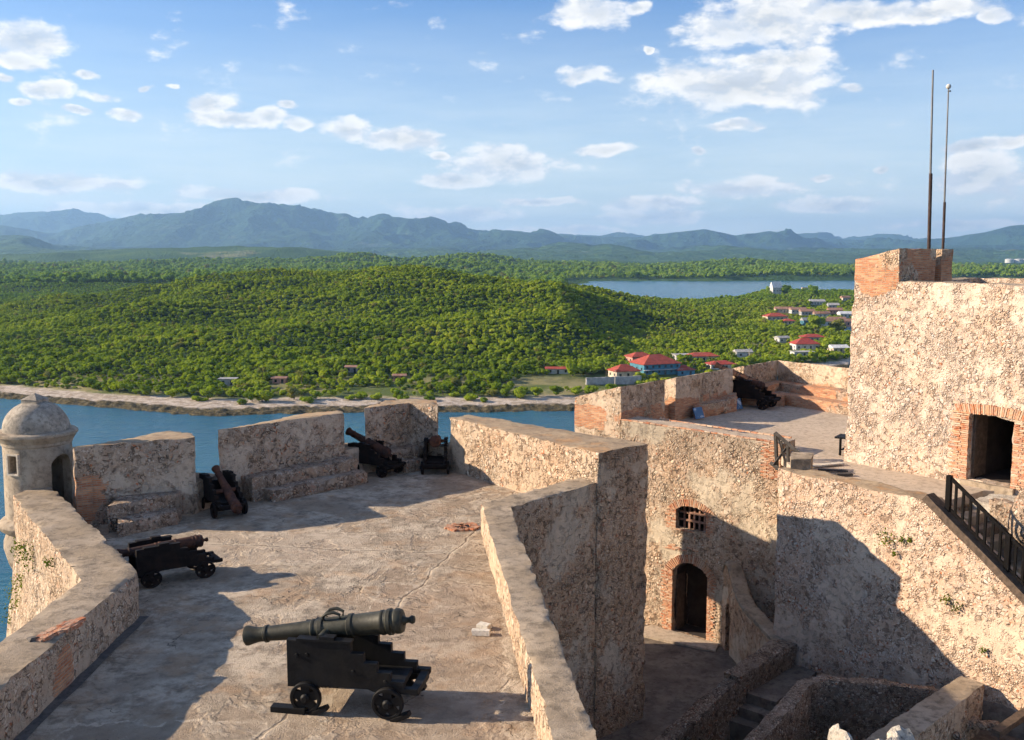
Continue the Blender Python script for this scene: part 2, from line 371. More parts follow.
def dress(bm, cell=.25, amp=.03, fine=.012, ang=None, zmin=None, chips=.0, zcell=None, freq=1.1):
    """split into cells along the wall's own axes, lay the wall texture out, and wear the surface unevenly"""
    if ang is None:
        e = max(bm.edges, key=lambda e: (e.verts[0].co.xy - e.verts[1].co.xy).length)
        d = e.verts[0].co.xy - e.verts[1].co.xy; ang = math.atan2(d.y, d.x)
    ax = [Vector((math.cos(ang), math.sin(ang), 0)), Vector((-math.sin(ang), math.cos(ang), 0)), Vector((0, 0, 1))]
    for k, a in enumerate(ax):
        ds = [v.co.dot(a) for v in bm.verts]; lo, hi = min(ds), max(ds)
        if k == 2 and zmin is not None: lo = max(lo, zmin)
        c = (zcell or cell) if k == 2 else cell
        n = int((hi - lo) / c)
        for i in range(1, n + 1):
            x = lo + (hi - lo) * i / (n + 1)
            bmesh.ops.bisect_plane(bm, geom=bm.verts[:] + bm.edges[:] + bm.faces[:], plane_co=a * x, plane_no=a, dist=1e-5)
    bm.normal_update()
    uvl = bm.loops.layers.uv.verify()
    for f in bm.faces:
        n = f.normal
        if abs(n.z) < .7:
            L = math.hypot(n.x, n.y) or 1; tx, ty = -n.y / L, n.x / L
            tx, ty = round(tx, 3), round(ty, 3)
            for l in f.loops: l[uvl].uv = (l.vert.co.x * tx + l.vert.co.y * ty, l.vert.co.z)
        else:
            for l in f.loops: l[uvl].uv = (l.vert.co.dot(ax[0]), l.vert.co.dot(ax[1]))
    if chips:
        sharp = set()
        for e in bm.edges:
            if len(e.link_faces) == 2 and e.calc_face_angle(0) > .9:
                sharp.update(e.verts)
        for v in sharp:
            q = max(0, mn.noise(v.co * 1.7) + .15) * chips + max(0, mn.noise(v.co * 6 + Vector((9, 0, 0)))) * chips * .6
            v.co -= v.normal * q
    for v in bm.verts:
        v.co += worldnoise(v.co, freq) * amp + worldnoise(v.co, 4.3) * fine
    return bm
def solid(name, poly, z0, zt, mat, parent=None, cell=.25, amp=.03, fine=.012, chips=.05, batter=0., cuts=None, **k):
    bm = prism(poly, z0, zt, batter)
    if cuts: bm = cut(bm, cuts)
    dress(bm, cell, amp, fine, chips=chips, **k)
    return link(name, bm, mat, parent, smooth=50)
def capped(name, poly, z0, zt, mat, topmat, **k):
    """masonry with a rendered top: faces that look up take the second material"""
    bm = prism(poly, z0, zt, k.pop('batter', 0.))
    bm.faces.ensure_lookup_table()
    return bm
def top_slot(o, topmat, zmin=None):
    o.data.materials.append(topmat)
    pz = o.location.z + (o.parent.location.z if o.parent else 0)
    for p in o.data.polygons:
        if p.normal.z > .75 and (zmin is None or p.center.z + pz > zmin): p.material_index = 1
def lerp(a, b, t): return tuple(x + (y - x) * t for x, y in zip(a, b))
def unit(a, b):
    d = Vector((b[0] - a[0], b[1] - a[1])); return d.normalized()

def add_box(bm, c, size, rot=None, jit=0.0):
    """box centred on c, size xyz, rot a 3x3"""
    hx, hy, hz = size[0] / 2, size[1] / 2, size[2] / 2
    vs = []
    for sx, sy, sz in ((-1, -1, -1), (1, -1, -1), (1, 1, -1), (-1, 1, -1), (-1, -1, 1), (1, -1, 1), (1, 1, 1), (-1, 1, 1)):
        v = Vector((sx * hx + random.uniform(-jit, jit), sy * hy + random.uniform(-jit, jit), sz * hz + random.uniform(-jit, jit)))
        if rot is not None: v = rot @ v
        vs.append(bm.verts.new(v + Vector(c)))
    fs = []
    for q in ((0, 3, 2, 1), (4, 5, 6, 7), (0, 1, 5, 4), (1, 2, 6, 5), (2, 3, 7, 6), (3, 0, 4, 7)):
        fs.append(bm.faces.new([vs[i] for i in q]))
    return fs
def add_tube(bm, pts, rad, seg=10, caps=True):
    if not isinstance(rad, (list, tuple)): rad = [rad] * len(pts)
    rings = []
    for i, p in enumerate(pts):
        p = Vector(p)
        d = (Vector(pts[min(i + 1, len(pts) - 1)]) - Vector(pts[max(i - 1, 0)])).normalized()
        a = d.cross(Vector((0, 0, 1)) if abs(d.z) < .95 else Vector((1, 0, 0))).normalized(); b = d.cross(a)
        rings.append([bm.verts.new(p + (a * math.cos(2 * math.pi * k / seg) + b * math.sin(2 * math.pi * k / seg)) * rad[i]) for k in range(seg)])
    for i in range(len(rings) - 1):
        for k in range(seg):
            bm.faces.new((rings[i][k], rings[i][(k + 1) % seg], rings[i + 1][(k + 1) % seg], rings[i + 1][k]))
    if caps: bm.faces.new(rings[0]); bm.faces.new(rings[-1][::-1])
    bmesh.ops.recalc_face_normals(bm, faces=bm.faces)
def add_lathe(bm, prof, axis_o, axis_d, seg=24):
    """profile of (distance along axis, radius)"""
    axis_d = Vector(axis_d).normalized(); o = Vector(axis_o)
    a = axis_d.cross(Vector((0, 0, 1)) if abs(axis_d.z) < .9 else Vector((1, 0, 0))).normalized(); b = axis_d.cross(a)
    rings = []
    for s, r in prof:
        if r < 1e-5: rings.append([bm.verts.new(o + axis_d * s)]); continue
        rings.append([bm.verts.new(o + axis_d * s + (a * math.cos(2 * math.pi * k / seg) + b * math.sin(2 * math.pi * k / seg)) * r) for k in range(seg)])
    for A, B in zip(rings, rings[1:]):
        for k in range(seg):
            k2 = (k + 1) % seg
            if len(A) == 1 and len(B) == 1: continue
            if len(A) == 1: bm.faces.new((A[0], B[k2], B[k]))
            elif len(B) == 1: bm.faces.new((A[k], A[k2], B[0]))
            else: bm.faces.new((A[k], A[k2], B[k2], B[k]))
    bmesh.ops.recalc_face_normals(bm, faces=bm.faces)

# bricks standing in a wall plane: s along a->b, z up, n outward
class Plane:
    def __init__(s, a, b):
        s.a = Vector((a[0], a[1], 0)); s.e = unit(a, b).to_3d(); s.n = Vector((s.e.y, -s.e.x, 0))
    def at(s, u, z, o=0.0): return s.a + s.e * u + Vector((0, 0, z)) + s.n * o
    def rot(s, ang=0.0):
        c, q = math.cos(ang), math.sin(ang)
        x = s.e * c + Vector((0, 0, q)); z = s.e * -q + Vector((0, 0, c))
        return Matrix((x, -s.n, z)).transposed()
def brickmesh(pl, items, out=.03, depth=.12):
    """items: (s, z, w, h, angle)"""
    bm = bmesh.new(); lay = bm.faces.layers.float.new('rnd')
    for (u, z, w, h, a) in items:
        r = random.random(); o = out + random.uniform(-.012, .012) - depth / 2
        for f in add_box(bm, pl.at(u, z, o), (w * random.uniform(.93, 1.0), depth, h), pl.rot(a), .006): f[lay] = r
    return bm
def jamb(u0, u1, z0, z1, rag=.12):
    it = []; z = z0; k = 0; sg = 1 if u1 > u0 else -1
    while z < z1:
        w = abs(u1 - u0) + (rag if k % 2 else 0) + random.uniform(-.05, .08)
        n = 2; c = 0
        for j in range(n):
            ww = w / n; it.append((u0 + sg * (c + ww / 2), z + .03, ww - .014, .047, random.uniform(-.02, .02))); c += ww
        z += .062; k += 1
    return it
def arch_items(uc, zc, r, a0, a1, th):
    it = []; n = max(4, int(r * abs(a1 - a0) / .068))
    for i in range(n + 1):
        a = a0 + (a1 - a0) * i / n
        rr = r + th / 2 + random.uniform(-.01, .02)
        it.append((uc + math.cos(a) * rr, zc + math.sin(a) * rr, th * random.uniform(.9, 1.08), .05, a))
    return it
def opening(pl, prof, d0=-.3, d1=2.5):
    """closed cutter: outline in (s, z) pushed through the wall"""
    bm = bmesh.new()
    f = [bm.verts.new(pl.at(u, z, -d0)) for u, z in prof]; b = [bm.verts.new(pl.at(u, z, -d1)) for u, z in prof]
    n = len(prof)
    for i in range(n): bm.faces.new((f[i], f[(i + 1) % n], b[(i + 1) % n], b[i]))
    bm.faces.new(f); bm.faces.new(b)
    bmesh.ops.recalc_face_normals(bm, faces=bm.faces)
    return bm
def archprof(u0, u1, z0, zs, rise, n=12):
    """rectangle with a segmental head"""
    w = (u1 - u0) / 2; r = (w * w + rise * rise) / (2 * rise); uc = (u0 + u1) / 2; zc = zs + rise - r
    a0 = math.asin(w / r)
    pts = [(u0, z0), (u1, z0)]
    for i in range(n + 1):
        a = a0 - 2 * a0 * i / n; pts.append((uc + r * math.sin(a), zc + r * math.cos(a)))
    return pts, (uc, zc, r, a0)


SKY = 0.082; SUNE = 4.3; EXPO = 1.24; HAZE = 4.9e-5; HAZEC = (.34, .58, .93); SKYTINT = (.41, .63, .92)
# ================================================================== THE FORT
ZC = -6.9                                  # courtyard floor
ZPL = .6                                   # upper platform
M['brickwork'] = masonry('brickwork', ST_WARM, (.5, .38, .28), 6, .05, (.5, .42, .34), brick=.74, stain=.4, bump=.8)

# ---- left parapet
A1 = P(55, 489, 1); A2 = P(138.5, 571, 1); A3 = (-7.95, 3.0)
B1 = P(19, 503, 1); B2 = P(81, 580, 1); B3 = (-8.78, 3.0)
bp_dir = unit(B2, B1); C0 = (B1[0] + bp_dir.x * 1.15, B1[1] + bp_dir.y * 1.15)
A0 = (A1[0] - .75, A1[1] + 1.05)
wall = solid('parapet_wall', [A0, A1, A2, A3, B3, B2, B1, C0], -.28, 1.0, M['parapet'], cell=.16, amp=.035, fine=.03, chips=.09, ang=R(90))
top_slot(wall, M['cope'])
base_tag(wall, (A2[0] - .4, A2[1], 0), 'low rubble parapet with smooth grey coping bending round the left edge of the terrace', 'parapet')
g = bmesh.new()
def gutter_pts():
    for k in range(24):
        y = A2[1] - .03 - k * .7; yield (A2[0] + .02 + .02 * math.sin(k * 1.7), y)
pts = list(gutter_pts())
for k in range(len(pts) - 1):
    (x0, y0), (x1, y1) = pts[k], pts[k + 1]
    v = [g.verts.new(q) for q in ((x0 - .05, y0, .022), (x1 - .05, y1, .022), (x1 + .17, y1, .022), (x0 + .17, y0, .022))]
    g.faces.new(v)
bmesh.ops.remove_doubles(g, verts=g.verts, dist=1e-4)
bmesh.ops.recalc_face_normals(g, faces=g.faces)
M['gutter'] = cement('gutter_cement', (.11, .10, .095), (.15, .135, .12), (.06, .055, .05), 2, .4, .01)
o = link('gutter', g, M['gutter']); tag(o, kind='structure')

# ---- sea side merlons
MT = 2.3
M1a, M1b = P(73, 447, MT), P(195, 437, MT)
M2a, M2b = P(218, 430, MT), P(344, 411.8, MT)
M3a, M3b, M3c = P(364.5, 408.2, MT), P(410.5, 402.6, MT), P(437.5, 405.2, MT)
E1, E2, E3, E4 = P(450, 417.5, 1.9), P(598, 453, 1.9), P(649, 443, 1.9), P(469, 414.2, 1.9)
def outn(a, b):
    d = unit(a, b); return Vector((-d.y, d.x))
def off(p, n, k): return (p[0] + n[0] * k, p[1] + n[1] * k)
def steps(parent, a, b, s0, s1, specs, mat='bench'):
    """masonry firing steps against the inner face a->b; specs: (depth from the face, top z)"""
    e = unit(a, b); n = -outn(a, b)
    prev = 0
    for k, (d, z) in enumerate(specs):
        p0, p1 = (a[0] + e.x * s0[k], a[1] + e.y * s0[k]), (a[0] + e.x * s1[k], a[1] + e.y * s1[k])
        poly = [off(p0, n, prev - .1), off(p1, n, prev - .1), off(p1, n, d), off(p0, n, d)]
        o = solid('firing_step', poly, -.05, z, M[mat], parent, cell=.13, amp=.04, fine=.028, chips=.09)
        prev = d
def merlon(pts_in, pts_out, zi, zo, label, group='sea side merlons'):
    t = thing('merlon', (pts_in[0][0], pts_in[0][1], 0), label, 'merlon', group)
    poly = list(pts_in) + list(pts_out); z = [zi] * len(pts_in) + [zo] * len(pts_out)
    o = solid('wall_block', poly, -.28, z, M['inner'], t, cell=.15, amp=.035, fine=.025, chips=.12)
    top_slot(o, M['copeo'], 1.5)
    return t
n1, n2, n3 = outn(M1a, M1b), outn(M2a, M2b), outn(M3a, M3b)
t1 = merlon([M1a, M1b], [P(192, 433.5, 2.12), P(168, 431.2, 2.12), off(M1a, n1, .9)], MT, 2.12, 'rubble merlon beside the domed turret, with two stone steps at its foot')
e = unit(M1a, M1b)
fl_, fr_ = P(117, 538, 0), P(178, 524.5, 0); ul_, ur_ = P(107, 506, .77), P(177, 493.5, .77)
bl_ = (M1a[0] + e.x * 1.15, M1a[1] + e.y * 1.15); br_ = (M1a[0] + e.x * 2.95, M1a[1] + e.y * 2.95)
solid('firing_step', [ul_, ur_, off(br_, n1, .1), off(bl_, n1, .1)], -.05, .77, M['bench'], t1, cell=.13, amp=.03, fine=.025, chips=.07)
solid('firing_step', [fl_, fr_, lerp(fr_, br_, .5), lerp(fl_, bl_, .5)], -.05, .39, M['bench'], t1, cell=.13, amp=.03, fine=.025, chips=.07)
t2 = merlon([M2a, M2b], [P(340, 410.6, 2.12), P(303, 413.2, 2.12), P(243, 426.5, 2.12)], MT, 2.12, 'longest rubble merlon with long stone steps at its foot, second from the turret')
L2 = (Vector(M2b) - Vector(M2a)).length
steps(t2, M2a, M2b, [.75, 1.15], [L2 + .1, L2 + .15], [(.62, .77), (1.12, .40)])
t3 = merlon([M3a, M3b, M3c], [P(437, 400.5, 2.16), P(412, 398, 2.16), P(384, 400.2, 2.16), P(369, 405.5, 2.16)], MT, 2.16, 'angled rubble merlon with a bent inner face, between two embrasures')
steps(t3, M3a, M3b, [.65, 1.0], [1.98, 1.95], [(.6, .80), (1.0, .40)])
e3 = unit(M3b, M3c)
steps(t3, M3b, M3c, [-.15], [.6], [(.55, .76)])
# pale cut quoins on the embrasure edges
def sill(a, b, za, label):
    n = outn(a, b)
    e_ = unit(a, b); a_ = (a[0] - e_.x * .15, a[1] - e_.y * .15); b_ = (b[0] + e_.x * .15, b[1] + e_.y * .15)
    o = solid('embrasure_wall', [off(a_, n, .05), off(b_, n, .05), off(b_, n, 1.15), off(a_, n, 1.15)], -.28, za, M['inner'], cell=.15, amp=.03, fine=.02, chips=.06)
    top_slot(o, M['cope'])
    base_tag(o, (a[0], a[1], 0), label, 'wall', 'low embrasure walls')
sill(M1b, M2a, .92, 'low wall closing the embrasure between the turret merlon and the longest merlon')
sill(M2b, M3a, .95, 'low wall closing the embrasure behind the upward tilted cannon')
sill(M3c, E1, .80, 'low wall closing the narrow embrasure right of the angled merlon')

# ---- turret
TC = (-13.86, 28.75); TR = .94
zc_ = PY(40, 432, TC[1])[2]
tur = thing('watch_turret', (*TC, .3), 'round stone sentry turret with a domed roof and pointed finial at the terrace corner', 'turret')
def ringprof(prof, seg=40):
    bm = bmesh.new(); add_lathe(bm, [(z, r) for z, r in prof], (*TC, 0), (0, 0, 1), seg); return bm
bm = ringprof([(.0, 0), (.0, TR), (zc_ - .12, TR * .985), (zc_ - .12, 0)])
fdir = Vector((.93, -.36)).normalized()
dpl = Plane((TC[0] + fdir.x * TR - (-fdir.y) * 0, TC[1] + fdir.y * TR), (TC[0] + fdir.x * TR + (-fdir.y), TC[1] + fdir.y * TR + fdir.x))
prof, _ = archprof(-.36, .36, .05, 1.62, .28)
wdir = Vector((-.02 - .3, -1)).normalized()
wpl = Plane((TC[0] + wdir.x * TR, TC[1] + wdir.y * TR), (TC[0] + wdir.x * TR - wdir.y, TC[1] + wdir.y * TR + wdir.x))
inner = ringprof([(.03, 0), (.03, TR - .28), (zc_ - .3, TR - .28), (zc_ - .3, 0)], 24)
wz = PY(19, 465, TC[1] - .9)[2]
bm = cut(bm, [inner, opening(dpl, prof, -.4, .8), opening(wpl, [(-.15, wz - .26), (.15, wz - .26), (.15, wz + .26), (-.15, wz + .26)], -.4, .7)])
dress(bm, .2, .012, .008, ang=0)
body = link('turret_wall', bm, M['turret'], tur, smooth=45)
fr = bmesh.new()
for (du, dz, w, h) in ((-.18, 0, .05, .62), (.18, 0, .05, .62), (0, .285, .31, .05), (0, -.285, .31, .05)):
    add_box(fr, wpl.at(du, wz + dz, -.015), (w, .12, h), wpl.rot())
M['frame'] = cement('pale_window_frame', (.55, .48, .38), (.62, .55, .45), (.3, .25, .2), 3, .3, .006)
link('window_frame', fr, M['frame'], tur)
bm = ringprof([(zc_ - .34, TR * .97), (zc_ - .30, TR * 1.02), (zc_ - .22, TR * 1.03), (zc_ - .18, TR * 1.07), (zc_ - .07, TR * 1.13), (zc_ - .03, TR * 1.18), (zc_ + .04, TR * 1.18), (zc_ + .075, TR * 1.13), (zc_ + .09, TR * .9)], 48)
for v in bm.verts: v.co += worldnoise(v.co, 3) * .012
link('cornice', bm, M['turret'], tur)
dm = [(zc_ + .07, TR * .98)]
for k in range(1, 13):
    a = k / 12 * math.pi / 2; dm.append((zc_ + .07 + math.sin(a) * .86, max(TR * .98 * math.cos(a), 0)))
dm[-1] = (dm[-1][0], 0)
bm = ringprof(dm, 40)
for v in bm.verts: v.co += worldnoise(v.co, 2.5) * .02
dome = link('dome', bm, M['dome'], tur)
zt_ = zc_ + .07 + .80
fb = prism([(TC[0] + dx * .31, TC[1] + dy * .31) for dx, dy in ((-1, -.6), (.6, -1), (1, .6), (-.6, 1))], zt_, zt_ + .10)
ap = fb.verts.new((TC[0], TC[1], zt_ + .28))
ring = [fb.verts.new((TC[0] + dx * .33, TC[1] + dy * .33, zt_ + .105)) for dx, dy in ((-1, -.6), (.6, -1), (1, .6), (-.6, 1))]
for k in range(4): fb.faces.new((ring[k], ring[(k + 1) % 4], ap))
link('finial', fb, M['dome'], tur, smooth=0)
bm = ringprof([(.05, .9), (.02, 1.02), (-.05, 1.10), (-.17, 1.15), (-.30, 1.10), (-.38, 1.0), (-.42, .95), (-.62, 1.02), (-.85, 1.04), (-1.3, .93), (-2.3, .5), (-3.0, .15)], 40)
for v in bm.verts: v.co += worldnoise(v.co, 3) * .02
link('corbel', bm, M['turret'], tur)

# ---- central walls
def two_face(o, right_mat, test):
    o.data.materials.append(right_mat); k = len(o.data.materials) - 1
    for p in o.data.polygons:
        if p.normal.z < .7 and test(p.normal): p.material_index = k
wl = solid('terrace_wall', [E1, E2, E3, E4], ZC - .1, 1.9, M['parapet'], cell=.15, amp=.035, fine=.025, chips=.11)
top_slot(wl, M['copeo']); two_face(wl, M['dark'], lambda n: n.x > .1 or n.y < -.85 or (n.y < -.5 and n.x > -.3))  # right faces take the copy coloured for the shaded side
base_tag(wl, (E2[0], E2[1], 0), 'tall thick rubble wall with ochre coping dropping into the courtyard, dark on its right', 'wall')
L1, R1 = P(481, 503, .85), P(510, 507.6, .85)
Ln, Rn = P(554, 740, .85), P(598, 740, .85)
def ext(a, b, y):
    t = (y - b[1]) / (b[1] - a[1]); return (b[0] + (b[0] - a[0]) * t, y)
Le, Re = ext(L1, Ln, 3.0), ext(R1, Rn, 3.0)
J1 = (E2[0] - .02, E2[1] + .06); J0 = lerp(E2, E1, .11); J0 = (J0[0] + .08, J0[1] + .1)
lw = solid('terrace_parapet', [Le, Re, R1, J1, J0, L1], ZC - .1, [.85, .85, .85, 1.02, 1.02, .85], M['parapet'], cell=.16, amp=.03, fine=.03, chips=.07, ang=R(96))
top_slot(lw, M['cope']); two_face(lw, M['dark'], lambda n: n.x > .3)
base_tag(lw, (L1[0], L1[1], 0), 'low parapet with grey coping running towards the viewer beside the courtyard drop', 'parapet')

# ---- terrace floor and the bastion below
fl = [(-8.3, 3.2), (-8.3, 20.0), (A2[0] - .4, A2[1] + .2), (-13.4, 27.8), (-13.2, 29.4), off(M1b, n1, .8), off(M2b, n2, .7), off(M3b, n3, .6), (-1.9, 35.9), lerp(E2, E3, .3), (2.2, 28.8), (-.4, 26.6), (1.9, 3.2)]
fl[-3] = (2.2, 28.9)
o = solid('terrace_floor', fl, -.27, 0, M['floor'], cell=.3, amp=.018, fine=.006, chips=0, ang=0, freq=.5); tag(o, kind='structure')
bb = [(B3[0], 3.1), (B2[0] + .01, B2[1]), (B1[0] + .01, B1[1]), (C0[0] - .15, C0[1] + .35), (-14.2, 29.2), off(M1a, n1, 1.8), off(M1b, n1, 1.6), off(M2b, n2, 1.5), off(M3b, n3, 1.4), (-1.2, 36.6), (1.2, 33), (2.6, 29.2), (-.35, 26.3), (1.6, 3.1)]
bm = prism(bb, -26, -.275)
for v in bm.verts:
    if v.co.z < -20 and v.co.x < -5: v.co.x -= 3.0; v.co.y -= 1.6
dress(bm, .3, .07, .04, ang=R(90), zmin=-9, chips=.04)
o = link('bastion_wall', bm, M['parapet'], smooth=50)
base_tag(o, (B2[0], B2[1], -6), 'outer rubble flank of the bastion with small plants, falling towards the sea under the left parapet', 'bastion')
o = solid('courtyard_floor', [(1.0, 3), (26, 3), (26, 30), (16, 45), (3, 45), (-.5, 26)], ZC - .4, ZC, M['court'], cell=.5, amp=.03, fine=.01, chips=0, ang=0, freq=.5); tag(o, kind='structure')

# ---- gatehouse front
F = 1000.0
FZ = 2.45
Fp = [P(621, 387, FZ), P(665, 379.5, FZ), P(676, 378.2, FZ), P(733, 368.3, FZ), P(745, 366.2, FZ), P(777, 360.3, FZ), P(848.6, 368, FZ)]
eL = unit(Fp[0], Fp[5]); nL = Vector((-eL.y, eL.x))
def onL(px, py=375):
    s_, z_ = onwall(px, py, Fp[0], (Fp[0][0] + eL.x, Fp[0][1] + eL.y)); return (Fp[0][0] + eL.x * s_, Fp[0][1] + eL.y * s_)
B0 = Fp[0]
G1 = (9.45, 34.5)
gp = Plane(B0, G1); Lg = (Vector(G1) - Vector(B0)).length
def gs(px, py): return onwall(px, py, B0, G1)
du0, du1 = gs(672.5, 590)[0], gs(707.5, 590)[0]
dzs = (gs(690, 575)[1]); dtop = gs(688, 563)[1]
wu0, wu1 = gs(676, 520)[0], gs(706.5, 520)[0]; wz0 = gs(690, 530.5)[1]; wz1 = gs(690, 507)[1]
dprof, darc = archprof(du0, du1, ZC + .02, dtop - .42, .42)
wprof, warc = archprof(wu0, wu1, wz0, wz1 - .18, .20)
gate = thing('gatehouse', (du0 + B0[0], B0[1] - 3, ZC), 'rubble gatehouse front with an arched doorway, a barred window above and a brick edged roofline', 'gatehouse')
gpoly = [B0, G1, off(G1, -gp.n.xy, 1.15), off(B0, -gp.n.xy, 1.15)]
fw = solid('wall', gpoly, ZC - .05, [1.14, 1.02, 1.02, 1.14], M['gate'], gate, cell=.14, amp=.045, fine=.03, chips=.05,
           cuts=[opening(gp, dprof, -.5, 2), opening(gp, wprof, -.5, 2)])
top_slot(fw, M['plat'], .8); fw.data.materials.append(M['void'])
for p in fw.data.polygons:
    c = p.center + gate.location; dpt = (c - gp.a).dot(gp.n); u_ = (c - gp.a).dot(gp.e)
    if -1.12 < dpt < -.3 and du0 - .1 < u_ < max(du1, wu1) + .1 and c.z < wz1 + .2: p.material_index = 2  # deep faces of the openings painted near-black for indoor shade
# brick dressings
it = jamb(du0 + .01, du0 - .34, ZC + .05, dprof[2][1]) + jamb(du1 - .01, du1 + .22, ZC + .05, dprof[2][1])
uc, zc, r, a0 = darc
it += arch_items(uc, zc, r, math.pi / 2 - a0 * 1.12, math.pi / 2 + a0 * 1.12, .34)
it += [(uc - .3 + random.uniform(-.9, .8), zc + r + .42 + random.uniform(0, .18), .24, .05, random.uniform(-.15, .15)) for _ in range(16)]
link('door_surround', brickmesh(gp, it, .035), M['brick'], gate)
it = jamb(wu0 + .01, wu0 - .28, wz0 - .1, wprof[2][1]) + jamb(wu1 - .01, wu1 + .2, wz0 - .1, wprof[2][1])
uc, zc, r, a0 = warc
it += arch_items(uc, zc, r, math.pi / 2 - a0 * 1.25, math.pi / 2 + a0 * 1.25, .27)
it += [(wu0 + .13 + k * .26, wz0 - .04, .25, .05, 0) for k in range(int((wu1 - wu0) / .26) + 1)]
link('window_surround', brickmesh(gp, it, .03), M['brick'], gate)
wb = bmesh.new()
nb = 5
for k in range(1, nb + 1):
    u = wu0 + (wu1 - wu0) * k / (nb + 1); add_box(wb, gp.at(u, (wz0 + wz1) / 2, -.28), (.07, .07, wz1 - wz0 + .1), gp.rot())
for z in (.35, .68): add_box(wb, gp.at((wu0 + wu1) / 2, wz0 + (wz1 - wz0) * z, -.235), (wu1 - wu0 + .1, .05, .08), gp.rot())
M['redwood'] = simple('faded_red_timber', (.30, .17, .12), .85, 0, .3, 8, .004)
link('window_bars', wb, M['redwood'], gate)
db = bmesh.new()
dl = Plane(gp.at(du0 + .03, 0, -1.05), gp.at(du0 + .14, 0, -.2))
add_box(db, gp.at(du0 + .06, ZC + 1.15, -.5), (.06, .55, 2.2), gp.rot())
link('door_leaf', db, M['darkwood'], gate)
# brick edging on the roofline and the brick pier at its right end
it = []
k = 0; u = .15
while u < Lg - .1:
    it.append((u, 1.165 - .115 * u / Lg + random.uniform(-.006, .006), .245, .045, -.018)); u += .262
link('brick_edging', brickmesh(gp, it, .0, .13), M['brick'], gate)
gi = Plane(off(B0, -gp.n.xy, 1.12), off(G1, -gp.n.xy, 1.12))
it = [(a, c - .0, d, e_, f) for (a, c, d, e_, f) in it if a > 1.0]
link('brick_edging', brickmesh(gi, it, .0, .13), M['brick'], gate)
it = []; z = -.25; k = 0
while z < 1.0:
    w = .65 + (.12 if k % 2 else 0)
    for j in range(3): it.append((Lg - w / 6 - j * w / 3, z, w / 3 - .015, .047, 0))
    z += .062; k += 1
link('brick_quoin', brickmesh(gp, it, .05), M['brick'], gate)
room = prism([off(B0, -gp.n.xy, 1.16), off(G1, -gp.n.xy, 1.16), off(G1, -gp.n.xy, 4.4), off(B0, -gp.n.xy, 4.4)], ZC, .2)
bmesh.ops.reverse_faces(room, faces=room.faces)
link('dark_room', room, M['void'], gate, smooth=0)  # room darkened by its near-black colour
# threshold slab before the gate
thr = solid('threshold', [gp.at(du0 - .9, 0, .02).xy[:], gp.at(du1 + .55, 0, .02).xy[:], gp.at(du1 + .8, 0, .75).xy[:], gp.at(du0 - 1.3, 0, 1.3).xy[:]], ZC, ZC + .10, M['plat'], gate, cell=.3, amp=.01)

# ---- mass under the platform
W0, W1 = P(778.5, 469, .8), P(925, 500, .8)
ew = unit(W0, W1); nw = Vector((ew.y, -ew.x))       # nw looks at the viewer
fo = [off(B0, nL, 2.3), off(Fp[5], nL, 2.3), off(Fp[6], (.5, .9), 2.2), (22, 44), (24, 28), (17, 24)]
W3 = (W1[0] + ew.x * 7, W1[1] + ew.y * 7)
bodyp = [off(B0, -gp.n.xy, 1.17), off(B0, -gp.n.xy, 4.45), off(G1, -gp.n.xy, 4.45), off(G1, -gp.n.xy, .2), off(W0, -nw, .88), off(W1, -nw, .88), off(W1, -nw, 3.2), (24, 28), (22, 44), off(Fp[6], (.5, .9), 2.0), off(Fp[5], nL, 2.3), off(B0, nL, 2.3)]
o = solid('rampart', bodyp, -12, ZPL - .3, M['gate'], cell=.35, amp=.05, fine=.03, zmin=-8, ang=0)
base_tag(o, (bodyp[0][0], bodyp[0][1], -7), 'rubble rampart carrying the upper platform behind the gatehouse', 'rampart')
slab = [off(B0, -gp.n.xy, 1.16), off(G1, -gp.n.xy, 1.16), off(G1, -gp.n.xy, .0), off(W0, -nw, .86), off(W1, -nw, .86), off(W1, -nw, 3.2), (24, 28), (22, 44), off(Fp[6], (.5, .9), 1.8), off(Fp[5], nL, 1.8), off(B0, nL, 1.8)]
o = solid('platform_floor', slab, ZPL - .29, ZPL, M['plat'], cell=.4, amp=.02, fine=.008, chips=0, ang=0, freq=.5); tag(o, kind='structure')

# ---- far battlements
def fmerlon(a, b, label, close=0.0):
    t = thing('merlon', (a[0], a[1], ZPL), label, 'merlon', 'upper platform merlons')
    pa, pb = off(a, nL, 2.3), off(b, nL, 2.3)
    pa = (pa[0] + eL.x * .25, pa[1] + eL.y * .25); pb = (pb[0] - eL.x * .25, pb[1] - eL.y * .25)
    if close: pa = off(a, nL, 2.3)
    o = solid('wall_block', [a, b, pb, pa], ZPL - .28, [FZ, FZ, FZ - .6, FZ - .6], M['far'], t, cell=.16, amp=.03, fine=.02, chips=.05)
    top_slot(o, M['cope'])
    return t
def onF(px): return onL(px)
f0, f1, f2, f3, f4 = Fp[0], onF(665), onF(676), onF(733), onF(744)
fmerlon(f0, f1, 'rubble merlon at the left end of the upper platform, above the gatehouse roofline', 1)
fmerlon(f2, f3, 'rubble merlon behind the low brick bench on the upper platform')
t = fmerlon(f4, onF(777.5), 'rubble merlon right of the upper cannon, reaching the far corner')
f6 = Fp[6]; e6 = unit(Fp[5], f6); f7 = (f6[0] + e6.x * 3, f6[1] + e6.y * 3); n6 = Vector((-e6.y, e6.x))
f5 = onF(777.5)
bw = solid('battlement_wall', [f5, f7, off(f7, n6, 1.6), off(f5, n6, 1.6)], ZPL - .28, [FZ, FZ, FZ - .3, FZ - .3], M['far'], cell=.16, amp=.03, fine=.02, chips=.05)
top_slot(bw, M['cope'])
base_tag(bw, (f5[0], f5[1], ZPL), 'long far wall of the upper platform between the corner and the tower, plaster above brick', 'wall')
